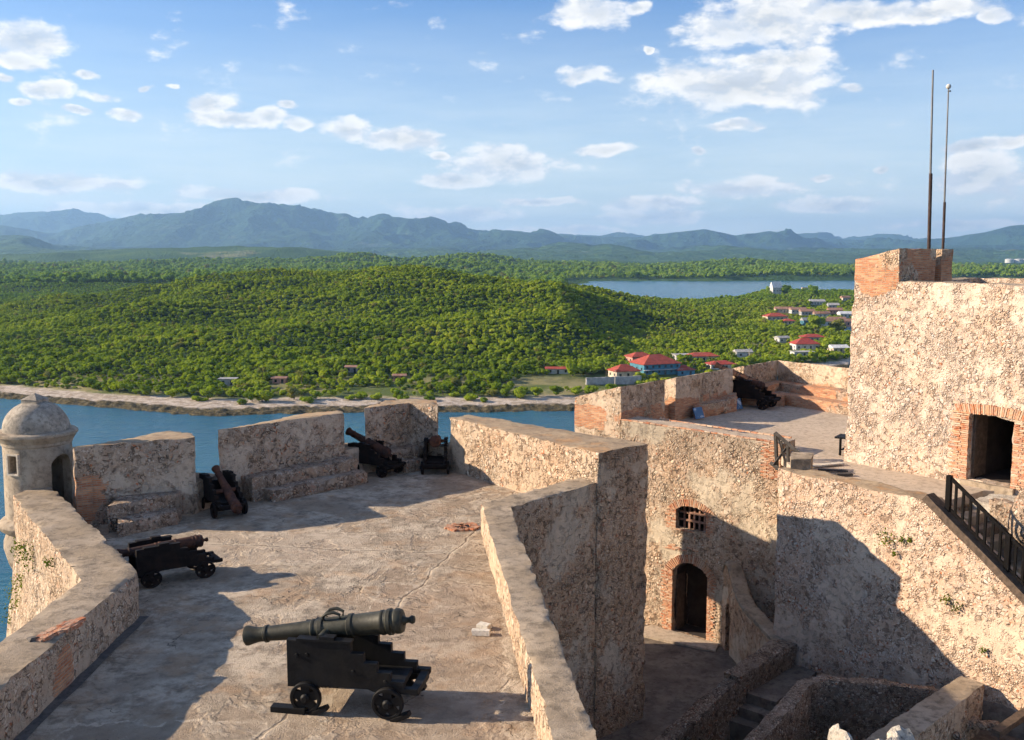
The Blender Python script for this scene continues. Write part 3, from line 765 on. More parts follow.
for a, b, lb in ((f1, f2, 'low wall in the gap left of the brick bench merlon'), (f3, f4, 'low wall in the embrasure under the upper cannon muzzle')):
    o = solid('embrasure_wall', [off(a, nL, .3), off(b, nL, .3), off(b, nL, 1.9), off(a, nL, 1.9)], ZPL - .28, 1.25, M['far'], cell=.2)
    base_tag(o, (a[0], a[1], ZPL), lb, 'wall', 'upper embrasure walls')
M['fstep'] = masonry('brick_steps', ST_GREY, (.36, .27, .2), 7, .1, (.4, .3, .23), brick=.75, stain=.45, bump=.7, stain_col=(.10, .08, .065))
t = thing('firing_bench', (f5[0], f5[1], ZPL), 'long brick firing steps wrapping the far corner of the upper platform', 'steps')
for d, z in ((.8, 1.5), (1.6, 1.1)):
    o = solid('firing_step', [off(f5, -nL, -.02), off(f4, -nL, -.02), (lambda q: (q[0] + eL.x * .9, q[1] + eL.y * .9))(off(f4, -nL, d)), off(off(f5, -nL, d * .95), -n6, d * .95), ], ZPL - .05, z, M['fstep'], t, cell=.2, chips=.05)
for d, z, s1 in ((.9, 1.48, 9), (1.8, 1.08, 9)):
    q = (f5[0] + e6.x * s1, f5[1] + e6.y * s1)
    o = solid('firing_step', [off(f5, -n6, -.02), off(q, -n6, -.02), off(q, -n6, d), off(off(f5, -n6, d), -nL, d * .4)], ZPL - .05, z - .005, M['fstep'], t, cell=.2, chips=.05)
br = [P(820, 408, ZPL), P(856, 412, ZPL), P(858, 396, ZPL + .5), P(828, 397, ZPL + .5)]
o = solid('brick_block', [P(818, 405.5, ZPL), P(852, 409.5, ZPL), P(856, 402.5, ZPL), P(826, 399.5, ZPL)], ZPL - .02, ZPL + .62, M['brickwork'], cell=.2, chips=.06)
base_tag(o, (*P(835, 404, ZPL), ZPL), 'low brick block against the far wall close to the tower', 'brick block')
# brick bench with the two blue boards
bq = [P(694, 419.5, ZPL), P(737, 411.5, ZPL), P(733, 401, ZPL), P(692, 406, ZPL)]
o = solid('brick_bench', bq, ZPL - .02, [1.12, 1.25, 1.3, 1.12], M['brickwork'], cell=.15, amp=.06, fine=.03, chips=.12)
base_tag(o, (*P(715, 412, ZPL), ZPL), 'worn low brick bench below the battlements of the upper platform', 'bench')
for (px, py, w, lb) in ((698.5, 417.5, .55, 'small blue board leaning on the left end of the brick bench'), (737.5, 408, .5, 'small blue board leaning on the right end of the brick bench')):
    x, y = P(px, py + 2, ZPL); b = bmesh.new()
    add_box(b, (0, 0, .28), (w, .03, .5), Matrix.Rotation(R(-22), 3, 'X'))
    o = link('info_board', b, M['blue'], smooth=0); o.location = (x, y, ZPL); o.rotation_euler = (0, 0, R(38)); tag(o, lb, 'board', 'blue boards')

# ---- tower
T0 = P(847, 461, ZPL); et = Vector((.60, -.80)).normalized(); nt_ = Vector((et.y, -et.x))
TZ = PY(950, 283, 31)[2]
T1 = (T0[0] + et.x * 9, T0[1] + et.y * 9)
tw = thing('tower', (*T0, ZPL), 'square rubble keep with a brick corner merlon and a dark doorway at right', 'tower')
tp = Plane(T0, T1)
tq = [T0, T1, off(T1, -nt_, 7), off(T0, -nt_, 7)]
def ts(px, py): return onwall(px, py, T0, T1)
tu0, tu1 = ts(969, 450)[0], ts(1014, 450)[0]; tz0 = ts(990, 483)[1]; tz1 = ts(985, 414.5)[1]
TDZ = (tz0, tz1)
pit_ = prism([off(off(T0, -nt_, 1.0), et, 1.0), off(off(T1, -nt_, 1.0), et, -1.0), off(off(T1, -nt_, 6.2), et, -1.0), off(off(T0, -nt_, 6.2), et, 1.0)], 5.6, 9)
o = solid('wall', tq, [ZPL - .28] * 4, TZ, ptower, tw, cell=.12, amp=.05, fine=.035, chips=.07, batter=.12,
          cuts=[opening(tp, [(tu0, tz0), (tu1, tz0), (tu1, tz1 - .1), ((tu0 + tu1) / 2, tz1 - .01), (tu0, tz1)], -.6, 3.2), pit_])
top_slot(o, M['cope'], 5); o_tw = o; o.data.materials.append(M['void'])
k1 = ts(899, 270)[0]
mer = solid('brick_merlon', [T0, (T0[0] + et.x * k1, T0[1] + et.y * k1), off((T0[0] + et.x * k1, T0[1] + et.y * k1), -nt_, 2.15), off(T0, -nt_, 2.15)], TZ - .02, [ts(853, 259)[1] , H + .12, H + .12, ts(853, 259)[1]], M['brickwork'], tw, cell=.12, amp=.02, fine=.015, chips=.05)
q0 = off((T0[0] + et.x * k1, T0[1] + et.y * k1), -nt_, 2.5)
solid('brick_pier', [q0, off(q0, -nt_, .7), off(off(q0, -nt_, .7), -et, 1.5), off(q0, -et, 1.5)], TZ - .02, H + .1, M['brickwork'], tw, cell=.15, amp=.02, chips=.04)
it = jamb(tu0 + .01, tu0 - .42, tz0 - .02, tz1, .16) + jamb(tu1 - .01, tu1 + .36, tz0 - .02, tz1 - .12, .2)
n = int((tu1 - tu0 + .9) / .066)
for k in range(n):
    u = tu0 - .42 + k * .066; a = (u - (tu0 + tu1) / 2) * -.32
    it.append((u, tz1 + .17 - .06 * abs(u - (tu0 + tu1) / 2), .30 * random.uniform(.9, 1.1), .05, math.pi / 2 + a))
link('door_surround', brickmesh(tp, it, .09, .2), M['brick'], tw)
sl = bmesh.new(); add_box(sl, tp.at((tu0 + tu1) / 2, tz0 - .17, -.05), (tu1 - tu0 + .25, .5, .32), tp.rot())
dress(sl, .12, .015, .01); link('door_sill', sl, M['cope'], tw)
dd = bmesh.new(); add_box(dd, tp.at(tu0 + .07, (tz0 + tz1) / 2, -.5), (.07, .7, tz1 - tz0 - .1), tp.rot())
link('door_leaf', dd, M['darkwood'], tw)
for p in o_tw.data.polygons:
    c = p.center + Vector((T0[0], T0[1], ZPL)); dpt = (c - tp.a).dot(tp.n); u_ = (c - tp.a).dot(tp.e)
    if dpt < -.42 and tu0 - .1 < u_ < tu1 + .1 and tz0 - .1 < c.z < tz1 + .1 and dpt > -3.4: p.material_index = 2  # inside of the doorway coloured near-black in place of shade
rm = prism([tp.at(tu0 - .6, 0, -1.0).xy[:], tp.at(tu1 + .6, 0, -1.0).xy[:], tp.at(tu1 + .6, 0, -3.1).xy[:], tp.at(tu0 - .6, 0, -3.1).xy[:]], tz0 - .02, tz1 + .3)
bmesh.ops.delete(rm, geom=[f for f in rm.faces if f.calc_center_median().x < 0], context='FACES')
rm.free()

# ---- flag poles
def pole(px, pt, pb, Y, rad, sleeve, label, fin):
    x0, y0, z0 = PY(px, pb, Y); xt, yt, zt = PY(pt[0], pt[1], Y)
    t = thing('flagpole', (x0, y0, z0 - .9), label, 'flagpole', 'flagpoles')
    b = bmesh.new(); add_tube(b, [(x0, y0, z0 - .9), (xt, yt, zt)], [rad, rad * .55], 10); link('mast', b, M['pole'], t)
    k = sleeve; xs, ys, zs = x0 + (xt - x0) * k, y0, z0 + (zt - z0) * k
    b = bmesh.new(); add_tube(b, [(x0, y0, z0 - .9), (xs, ys, zs)], rad * 1.12, 10); link('sleeve', b, M['polerust'], t)
    if fin:
        b = bmesh.new(); bmesh.ops.create_uvsphere(b, u_segments=12, v_segments=8, radius=.085); bmesh.ops.translate(b, verts=b.verts, vec=(xt, yt, zt + .05)); link('finial', b, M['white'], t)
        b = bmesh.new(); add_tube(b, [(xt, yt, zt - .1), (xt + .02, yt - .12, zt - .12)], .03, 6); link('pulley', b, M['pole'], t)
yp = q0[1]
pole(928.5, (933, 70), 283, yp - .2, .05, .52, 'tall thick steel flagpole with rusty lower sleeve, left of the pair on the keep', False)
pole(942, (948.5, 88), 283, yp + .8, .04, .42, 'thinner flagpole with a small white knob, right of the pair on the keep', True)

# ---- retaining wall on the right and its stair
SL = .74
rw = [W0, W1, off(W1, -nw, .9), off(W0, -nw, .9)]
wr = thing('retaining_wall', (*W0, ZC), 'big sunlit rubble retaining wall at right with a diagonal shadow and small tufts', 'wall')
W4 = (W1[0] + ew.x * 7.0, W1[1] + ew.y * 7.0); z4 = .8 - SL * 7.0
rp = [W0, W1, W4, off(W4, -nw, .9), off(W1, -nw, .9), off(W0, -nw, .9)]
o = solid('wall', rp, ZC - .05, [.8, .8, z4, z4, .8, .8], M['retain'], wr, cell=.12, amp=.06, fine=.035, chips=.04)
top_slot(o, M['copeo'], .4)
cb = bmesh.new()
rr = Matrix((ew.to_3d() * 1 + Vector((0, 0, 0)), nw.to_3d(), Vector((0, 0, 1)))).transposed()
mid = Vector((W1[0] + ew.x * 3.5, W1[1] + ew.y * 3.5, .8 - SL * 3.5 + .09)) - nw.to_3d() * .16
ln = 7.0 * math.sqrt(1 + SL * SL)
dx_ = Vector((ew.x, ew.y, -SL)).normalized(); dn = nw.to_3d(); du = dx_.cross(dn); du = du if du.z > 0 else -du
add_box(cb, mid, (ln, .42, .2), Matrix((dx_, dn, du)).transposed())
dress(cb, .2, .015, .008, chips=.03)
link('sloping_coping', cb, M['darkwood'], wr)
# railing
rl = thing('stair_railing', (*W1, .8), 'black square barred railing sloping down to the right above the stair', 'railing')
def rpt(s, h, o_=-.24): return Vector((W1[0] + ew.x * s, W1[1] + ew.y * s, .8 - SL * s + .19 + h)) - nw.to_3d() * -o_ * 1.0
s_first = .55; PH = .98
posts = [s_first, s_first + 1.72, s_first + 3.4, s_first + 5.1]
for s in posts:
    b = bmesh.new(); add_box(b, rpt(s, PH / 2 - .05), (.13, .13, PH + .12), Matrix((ew.to_3d(), dn, Vector((0, 0, 1)))).transposed()); link('post', b, M['railing'], rl, smooth=0)
def slbar(h, th, name):
    b = bmesh.new(); a, c = rpt(posts[0], h), rpt(posts[-1], h)
    add_box(b, (a + c) / 2, ((c - a).length, th, th), Matrix((dx_, dn, du)).transposed()); link(name, b, M['railing'], rl, smooth=0)
slbar(PH - .03, .08, 'handrail'); slbar(.10, .05, 'bottom_rail')
for i in range(3):
    for k in range(1, 8):
        s = posts[i] + (posts[i + 1] - posts[i]) * k / 8
        b = bmesh.new(); add_box(b, rpt(s, PH / 2 + .03), (.062, .062, PH - .12), Matrix((ew.to_3d(), dn, Vector((0, 0, 1)))).transposed()); link('baluster', b, M['railing'], rl, smooth=0)
# stair behind the railing
st = thing('stone_stair', (*off(W1, -nw, 1.5), ZPL), 'worn stone stair going down behind the black railing', 'stair')
for k in range(16):
    s0, s1 = .35 + k * .38, .35 + (k + 1) * .38 + .03
    zt = ZPL - .02 - (k + 1) * .27
    a = (W1[0] + ew.x * s0, W1[1] + ew.y * s0); b_ = (W1[0] + ew.x * s1, W1[1] + ew.y * s1)
    solid('step', [off(a, -nw, .88), off(b_, -nw, .88), off(b_, -nw, 2.1), off(a, -nw, 2.1)], zt - .9, zt, M['court'] if k % 2 else M['cope'], st, cell=.2, amp=.02, fine=.02, chips=.05)
# ledge in front of the tower door
lg = thing('door_ledge', (*off(W1, -nw, 2.6), 0), 'pale stone ledge and path under the tower doorway', 'ledge')
a, b_ = (W1[0] + ew.x * .3, W1[1] + ew.y * .3), (W1[0] + ew.x * 7, W1[1] + ew.y * 7)
o = solid('ledge_block', [off(a, -nw, 2.05), off(b_, -nw, 2.0), off(b_, -nw, 5.5), off(a, -nw, 5.5)], -5, [ZPL + .0, ZPL - .35, ZPL - .35, ZPL - .02], M['rock'], lg, cell=.2, amp=.06, fine=.03, chips=.1)
o = solid('kerb', [off(off(a, -nw, 2.0), ew, .5), off(b_, -nw, 1.95), off(b_, -nw, 2.3), off(off(a, -nw, 2.35), ew, .5)], -1, [ZPL + .1, ZPL - .2, ZPL - .2, ZPL + .1], M['bench'], lg, cell=.12, amp=.06, fine=.03, chips=.1)

def boulder(name, x, y, z, r, mat, label=None, cat='stone', group=None, sq=(1, 1, .7), parent=None, detail=3, rough=.35, seed=0):
    b = bmesh.new(); bmesh.ops.create_icosphere(b, subdivisions=detail, radius=1)
    for v in b.verts:
        d = v.co.normalized(); q = 1 + mn.noise(d * 1.4 + Vector((seed * 3.7, 0, 0))) * rough + mn.noise(d * 4 + Vector((0, seed * 2.1, 0))) * rough * .4 + (abs(mn.noise(d * 2.3 + Vector((0, 0, seed)))) * -rough)
        v.co = Vector((d.x * sq[0], d.y * sq[1], d.z * sq[2])) * r * q
    o = link(name, b, mat, parent, world=False, smooth=30); o.location = (x, y, z)
    if label: tag(o, label, cat, group)
    return o
x, y, z = PY(1004, 502, 28.3); boulder('stone', x, y, ts(1004, 480)[1] * 0 + .42, .26, M['fstep'], 'brown broken stone lying on the ledge under the tower door', seed=2)
x, y, z = PY(1022, 520, 26.6); boulder('masonry_stump', x + .25, y, z, .62, M['bench'], 'rough round masonry stump at the right edge beside the railing', 'masonry', seed=5, sq=(1, 1, 1.3), rough=.14)

# ---- notch: timber barrier, stone block, small stand by the tower
tb = thing('timber_barrier', PY(776, 468, 34.3), 'grey weathered timber barrier with crossed braces in the gap beside the brick pier', 'barrier')
def beam(a, b, w, name='beam', mat='wood', par=None):
    m = bmesh.new(); add_tube(m, [a, b], w, 4); return link(name, m, M[mat], par, smooth=0)
pA, pB, pC = PY(775.5, 433, 34.0), PY(802, 456, 33.0), PY(777, 470, 34.0)
beam(pA, pB, .075, 'handrail', par=tb); beam(pA, pC, .07, 'post', par=tb)
m1, m1b = PY(788, 445, 33.5), PY(788, 470, 33.5)
beam(m1, m1b, .06, 'post', par=tb); beam(PY(778, 436, 33.9), m1b, .05, 'brace', par=tb); beam(PY(787, 447, 33.6), PY(773.5, 465, 34.0), .05, 'brace', par=tb)
beam(PY(771, 463, 34.2), PY(785, 474, 33.5), .08, 'bottom_rail', par=tb); beam(PY(781, 441, 33.8), PY(786, 468, 33.6), .04, 'brace', par=tb)
q = [P(790, 469, .8), P(811, 468.5, .8), P(813, 462.5, .8), P(791, 461.5, .8)]
o = solid('stone_block', q, .5, 1.12, M['cope'], cell=.12, amp=.02, chips=.04)
base_tag(o, (*q[0], .8), 'squared grey stone block beside the timber barrier on the platform edge', 'stone block')
sd = thing('metal_stand', (*P(843, 457, ZPL), ZPL), 'small black metal stand against the left corner of the keep', 'stand')
x0, y0 = P(840, 456, ZPL)
b = bmesh.new(); add_box(b, (x0 + .28, y0 + .35, ZPL + .62), (.55, .7, .06), Matrix.Rotation(R(-35), 3, 'Z')); link('top', b, M['iron'], sd, smooth=0)
for dx, dy in ((0, 0), (.4, .55)):
    b = bmesh.new(); add_box(b, (x0 + .03 + dx, y0 + .1 + dy, ZPL + .31), (.07, .07, .6)); link('leg', b, M['iron'], sd, smooth=0)
b = bmesh.new(); add_box(b, (x0 + .25, y0 + .35, ZPL + .2), (.5, .06, .05), Matrix.Rotation(R(55), 3, 'Z')); link('brace', b, M['iron'], sd, smooth=0)
# loose boards lying on the platform
for k, (p, q_, w) in enumerate((((812, 466), (842, 463), .12), ((836, 474), (852, 474), .12), ((818, 469.5), (848, 471), .08))):
    a, c = P3(*p, ZPL + .06), P3(*q_, ZPL + .06); m = bmesh.new()
    d = Vector(c) - Vector(a); add_box(m, (Vector(a) + Vector(c)) / 2, (d.length, w * 2, .05), Matrix.Rotation(math.atan2(d.y, d.x), 3, 'Z'))
    o = link('loose_board', m, M['wood'] if k else M['frame'], smooth=0)
    base_tag(o, ((a[0] + c[0]) / 2, (a[1] + c[1]) / 2, ZPL), ['longest pale board lying on the platform edge behind the stone block', 'short grey board lying near the foot of the keep', 'thin grey board lying between the other boards'][k], 'board', 'loose boards on the platform')

# ---- courtyard stairs, basin, wing wall
def polywall(name, pts, wid, z0, zt, mat, parent, cell=.13, **k):
    """centre line pts with per-point width and top"""
    lft, rgt = [], []
    for i, p in enumerate(pts):
        a = Vector(pts[max(i - 1, 0)]); c = Vector(pts[min(i + 1, len(pts) - 1)]); d = (c - a).normalized(); n = Vector((-d.y, d.x))
        lft.append((p[0] + n.x * wid[i] / 2, p[1] + n.y * wid[i] / 2)); rgt.append((p[0] - n.x * wid[i] / 2, p[1] - n.y * wid[i] / 2))
    return solid(name, rgt + lft[::-1], z0, list(zt) + list(zt)[::-1], mat, parent, cell=cell, **k)
ZL = -5.4
cs = thing('stair_parapet', (*P(733, 680, ZL), ZC), 'low cobbled wall climbing from the bottom edge to the foot of the retaining wall', 'wall')
zA, zB, zD = -5.9, -4.75, -4.65
pA, pB, pD = P(663, 741, zA), P(732, 674, zB), P(786, 640, zD)
pZ = (pA[0] + (pA[0] - pB[0]) * .8, pA[1] + (pA[1] - pB[1]) * .8)
polywall('lower_wall', [pZ, pA, pB], [.5, .5, .5], ZC - .1, [zA - .9, zA, zB - .12], M['cobble'], cs, chips=.08, amp=.05)
polywall('upper_wall', [lerp(pB, pD, -.02), lerp(pB, pD, .5), pD], [.55, .6, .75], ZC - .1, [zB, zB + .05, zD], M['cobble'], cs, chips=.08, amp=.05)
# landing and steps
la = P(737, 690, ZL); lb = P(776, 702, ZL); lc = P(812, 672, ZL); ld = P(792, 652, ZL)
cst = thing('courtyard_stair', (*la, ZC), 'shaded stone steps and landing between the two cobbled walls', 'stair')
solid('landing', [la, lb, P(822, 668, ZL), (W0[0] + .9, W0[1] - .3), (W0[0], W0[1] + .1), P(780, 650, ZL)], ZC - .1, ZL, M['court'], cst, cell=.25, chips=.05)
dst = unit(lerp(pB, pD, .0), pB) if False else Vector((pA[0] - pB[0], pA[1] - pB[1])).normalized()
for k in range(2):
    a, b_ = off(la, dst, k * .42), off(lb, dst, k * .42); c, d = off(lb, dst, (k + 1) * .42), off(la, dst, (k + 1) * .42)
    a = off(a, (b_[0] - a[0], b_[1] - a[1]), -.25); d = off(d, (c[0] - d[0], c[1] - d[1]), -.25)
    solid('step', [a, b_, c, d], ZC - .1, ZL - .02 - (k + 1) * .28, M['court'], cst, cell=.2, chips=.07)
# basin
ZB = -4.0
bs = thing('stone_basin', (*P(815, 680, ZB), ZC), 'cobble topped stone basin enclosure in front of the retaining wall', 'basin')
k0, k1_, k2, k3 = P(748, 741, ZB - .2), P(806, 681, ZB), P(822, 677, ZB), P(936, 688, ZB)
kz = (k0[0] + (k0[0] - k1_[0]) * 1.2, k0[1] + (k0[1] - k1_[1]) * 1.2)
polywall('left_wall', [kz, k0, k1_], [.42, .42, .42], ZC - .1, [ZB - 1.0, ZB - .35, ZB], M['cobble'], bs, chips=.08, amp=.05)
polywall('back_wall', [lerp(k1_, k2, -.3), k2, k3], [.42, .42, .42], ZC - .1, [ZB - .02, ZB + .03, ZB + .02], M['cobble'], bs, chips=.08, amp=.05)
g0, g1, g2, g3 = P(961, 675, ZB + .24), P(984, 684, ZB + .24), P(915, 737, ZB + .24), P(880, 727, ZB + .24)
gx = off(g2, (g2[0] - g1[0], g2[1] - g1[1]), .8); gy = off(g3, (g3[0] - g0[0], g3[1] - g0[1]), .8)
o = solid('right_wall', [g0, g1, gx, gy], ZC - .1, ZB + .24, M['parapet'], bs, cell=.13, amp=.03, chips=.06); top_slot(o, M['cope'])
# curved wing wall with a small doorway under it
wq0, wq1 = gp.at(du1 + .75, 0, .0), None
wa = P(727, 664, ZC); wb_ = P(770, 668, ZC)
wpn = Plane(gp.at(du1 + .62, 0, .0), (pD[0] - .35, pD[1] + .25))
Lw = (Vector((pD[0] - .35, pD[1] + .25, 0)) - wpn.a).length
prof = [(0, ZC)]
topz = [(0, -3.9), (.25, -3.55), (.5, -3.6), (.9, -3.95), (1.5, -4.35), (2.2, -4.6), (max(Lw, 2.6), -4.7)]
wing = thing('wing_wall', (wpn.a.x, wpn.a.y, ZC), 'shaded curved stair wing with thick dark coping and a narrow doorway beside the gatehouse', 'wall')
def profsolid(pl, low, top, o0, o1):
    b = bmesh.new(); pts = low + top
    f = [b.verts.new(pl.at(u, z, o0)) for u, z in pts]; k = [b.verts.new(pl.at(u, z, o1)) for u, z in pts]
    n = len(pts)
    for i in range(n): b.faces.new((f[i], f[(i + 1) % n], k[(i + 1) % n], k[i]))
    b.faces.new(f); b.faces.new(k); bmesh.ops.recalc_face_normals(b, faces=b.faces); return b
low = [(0, ZC - .05), (topz[-1][0], ZC - .05)]
b = profsolid(wpn, low, [(u, z - .1) for u, z in topz[::-1]], 0, -.55)
b = cut(b, [opening(wpn, [(.42, ZC - .2), (.85, ZC - .2), (.85, ZC + 1.5), (.62, ZC + 1.9), (.42, ZC + 1.7)], -.4, 1.2)])
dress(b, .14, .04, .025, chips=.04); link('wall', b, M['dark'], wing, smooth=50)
cpv = [(u, z) for u, z in topz]
b = profsolid(wpn, [(u, z - .16) for u, z in cpv], cpv[::-1], .05, -.50)
dress(b, .14, .03, .02, chips=.06); link('coping', b, M['cope'], wing, smooth=50)
b = bmesh.new(); xx, yy = P(812, 668, ZL); add_tube(b, [(xx - .15, yy + .1, ZL), (xx - .15, yy + .1, ZL + .75)], .025, 6)
o = link('iron_stake', b, M['iron']); base_tag(o, (xx - .15, yy + .1, ZL), 'thin black iron stake standing on the landing behind the basin', 'stake')
# rubble ground under the wall at far right
o = solid('rubble_ground', [P(915, 745, -5.2), P(1100, 760, -4.6), P(1180, 700, -4.2), (15.0, 23.2), (12.2, 26.4), P(935, 690, -5.2)], ZC - .1, [-5.2, -4.7, -4.1, -4.0, -4.4, -5.1], M['court'], cell=.18, amp=.12, fine=.06, chips=0, freq=.9); tag(o, kind='structure')
for k in range(14):
    x, y = P(random.uniform(955, 1024), random.uniform(700, 738), -4.5)
    boulder('rubble_stone', x, y, -4.52, random.uniform(.08, .22), M['bench'], 'loose stone on the rubble ground below the sunlit retaining wall', 'stone', 'rubble stones at lower right', seed=k, detail=2)
b = bmesh.new(); a, c = Vector(P3(1000, 735, -4.35)), Vector(P3(1030, 706, -4.1)); d = c - a
add_box(b, (a + c) / 2, (d.length * 1.3, .22, .16), Matrix.Rotation(math.atan2(d.y, d.x), 3, 'Z')); dress(b, .2, .01)
o = link('timber_beam', b, M['darkwood']); base_tag(o, tuple((a + c) / 2), 'reddish timber beam lying on the rubble at the lower right corner', 'beam')

# ---- broken masonry pier at the bottom edge
pr = thing('ruined_pier', (*P(872, 736, 1.9), ZC), 'pale jagged broken masonry top poking up at the bottom edge', 'masonry')
c0 = PY(881, 757, 11.5)
b = prism([(c0[0] - .48, c0[1] - .45), (c0[0] + .55, c0[1] - .4), (c0[0] + .5, c0[1] + .45), (c0[0] - .5, c0[1] + .4)], ZC - .05, c0[2] + .05)
dress(b, .07, .03, .02, zmin=c0[2] - 1.2, zcell=.1)
for v in b.verts:
    if v.co.z > c0[2] - .5: 
        k = max(0, (v.co.z - (c0[2] - .5)) / .5)
        v.co.z += k * (mn.noise(Vector((v.co.x * 3.3, v.co.y * 3.3, 1))) * .30 + abs(mn.noise(Vector((v.co.x * 8, v.co.y * 8, 3)))) * .12)
        v.co.x += mn.noise(v.co * 3) * .12 * k
link('broken_top', b, M['rock'], pr, smooth=30)

# ---- small things on the terrace
dr = thing('floor_drain', (*P(464, 528, 0), .0), 'round brick lined hole in the terrace floor', 'drain')
b = bmesh.new(); lay = b.faces.layers.float.new('rnd')
cx, cy = P(463, 527.5, 0)
for k in range(26):
    a = k / 26 * 2 * math.pi; rr_ = .27 + .08 * math.sin(a * 2 + 1) + random.uniform(-.05, .08)
    for f in add_box(b, (cx + math.cos(a) * rr_, cy + math.sin(a) * rr_, .01), (.22, .09, .07), Matrix.Rotation(a, 3, 'Z')): f[lay] = random.random() * .6
link('brick_ring', b, M['brick'], dr, smooth=0)
b = bmesh.new(); bmesh.ops.create_circle(b, cap_ends=True, radius=.24, segments=20); bmesh.ops.translate(b, verts=b.verts, vec=(cx + .05, cy, .028)); link('hole_shade_disc', b, M['iron'], dr, smooth=0)  # flat black disc standing in for the shade down the hole
for k, (px, py, l, w, a) in enumerate(((481, 633, .36, .17, -.12), (484, 627, .26, .16, -.5))):
    x, y = P(px, py, .03); b = bmesh.new(); add_box(b, (0, 0, .05), (l, w, .09), None, .012)
    o = link('white_slab', b, M['white'], smooth=0); o.location = (x, y, .0); o.rotation_euler = (0, 0, a)
    tag(o, ['longer white stone slab lying on the terrace floor near the parapet', 'smaller white stone piece behind the longer slab on the terrace'][k], 'slab', 'white stone pieces')
# exposed brick and dark hollow on the left parapet
pb = thing('exposed_bricks', (-8.2, 17.3, 1), 'crumbled orange brickwork breaking out of the left parapet coping', 'bricks')
b = bmesh.new(); lay = b.faces.layers.float.new('rnd')
for k in range(34):
    t = random.random(); px = 42 + 38 * t; py = 637 - 17 * t + random.uniform(-2, 3)
    x, y = P(px, py, 1.02)
    for f in add_box(b, (x, y, 1.0 + random.uniform(0, .035)), (.22, .11, .06), Matrix.Rotation(R(80) + random.uniform(-.3, .3), 3, 'Z')): f[lay] = random.random() * .55
link('brick_course', b, M['brick'], pb, smooth=0)
b = bmesh.new(); x, y = P(41, 636, 1.03); add_box(b, (x, y, 1.035), (.17, .4, .05), Matrix.Rotation(R(-50), 3, 'Z'), .03); link('hollow_shade', b, M['gutter'], pb, smooth=0)  # dark slab laid on top, standing in for the shade in the hollow

def tuft(x, y, z, n, label, s=.35, normal=Vector((-.6, -.6, .3)), group='small plants on the walls'):
    b = bmesh.new()
    for k in range(n):
        c = Vector((random.gauss(0, s * .45), random.gauss(0, s * .3), random.gauss(0, s * .45)))
        d = Vector((random.uniform(-1, 1), random.uniform(-1, 1), random.uniform(0, 1.2))).normalized() * random.uniform(.04, .09)
        w = d.cross(Vector((random.random(), random.random(), random.random()))).normalized() * .03
        if k == 0: root = b.verts.new((0, 0, 0))
        m_ = b.verts.new(c); b.edges.new((root, m_))
        b.faces.new([m_] + [b.verts.new(c + q) for q in (d * .5 + w, d, d * .5 - w)])
    o = link('wall_plant', b, M['tuft'], smooth=0); o.location = (x, y, z); tag(o, label, 'plant', group)
for k, (px, py, s) in enumerate(((24, 547, .22), (33, 556, .4), (27, 582, .3), (18, 592, .25), (26, 600, .35), (22, 612, .35), (20, 620, .3), (54, 563, .14))):
    s_, z = onwall(px, py, B2, B1); e_ = unit(B2, B1); x, y = B2[0] + e_.x * s_, B2[1] + e_.y * s_
    nn = Vector((-e_.y, e_.x)); nn = nn if nn.x < 0 else -nn
    tuft(x + nn.x * .12, y + nn.y * .12, z, int(420 * s), ['small yellow green plant high on the outer bastion flank', 'bushy yellow green plant below the turret on the outer flank', 'plant midway down the outer bastion flank', 'sparse plant near the left edge of the bastion flank', 'thick plant in the lower cluster on the bastion flank', 'lower hanging plant on the bastion flank', 'lowest plant on the bastion flank by the sea', 'tiny plant close under the parapet coping'][k], s)
for k, (px, py, s) in enumerate(((890, 537, .28), (904, 540, .14), (912, 541, .1), (896, 553, .1), (948, 599, .16), (958, 608, .18), (985, 650, .14))):
    s_, z = onwall(px, py, W0, W1); x, y = W0[0] + ew.x * s_, W0[1] + ew.y * s_
    tuft(x + nw.x * .1, y + nw.y * .1, z, int(260 * s), ['largest green tuft high on the retaining wall', 'small tuft right of the largest one on the retaining wall', 'rightmost tiny tuft of the upper row on the retaining wall', 'tiny tuft below the largest one on the retaining wall', 'upper tuft of the middle pair on the retaining wall', 'lower tuft of the middle pair on the retaining wall', 'lowest tuft on a pale plaster patch of the retaining wall'][k], s)
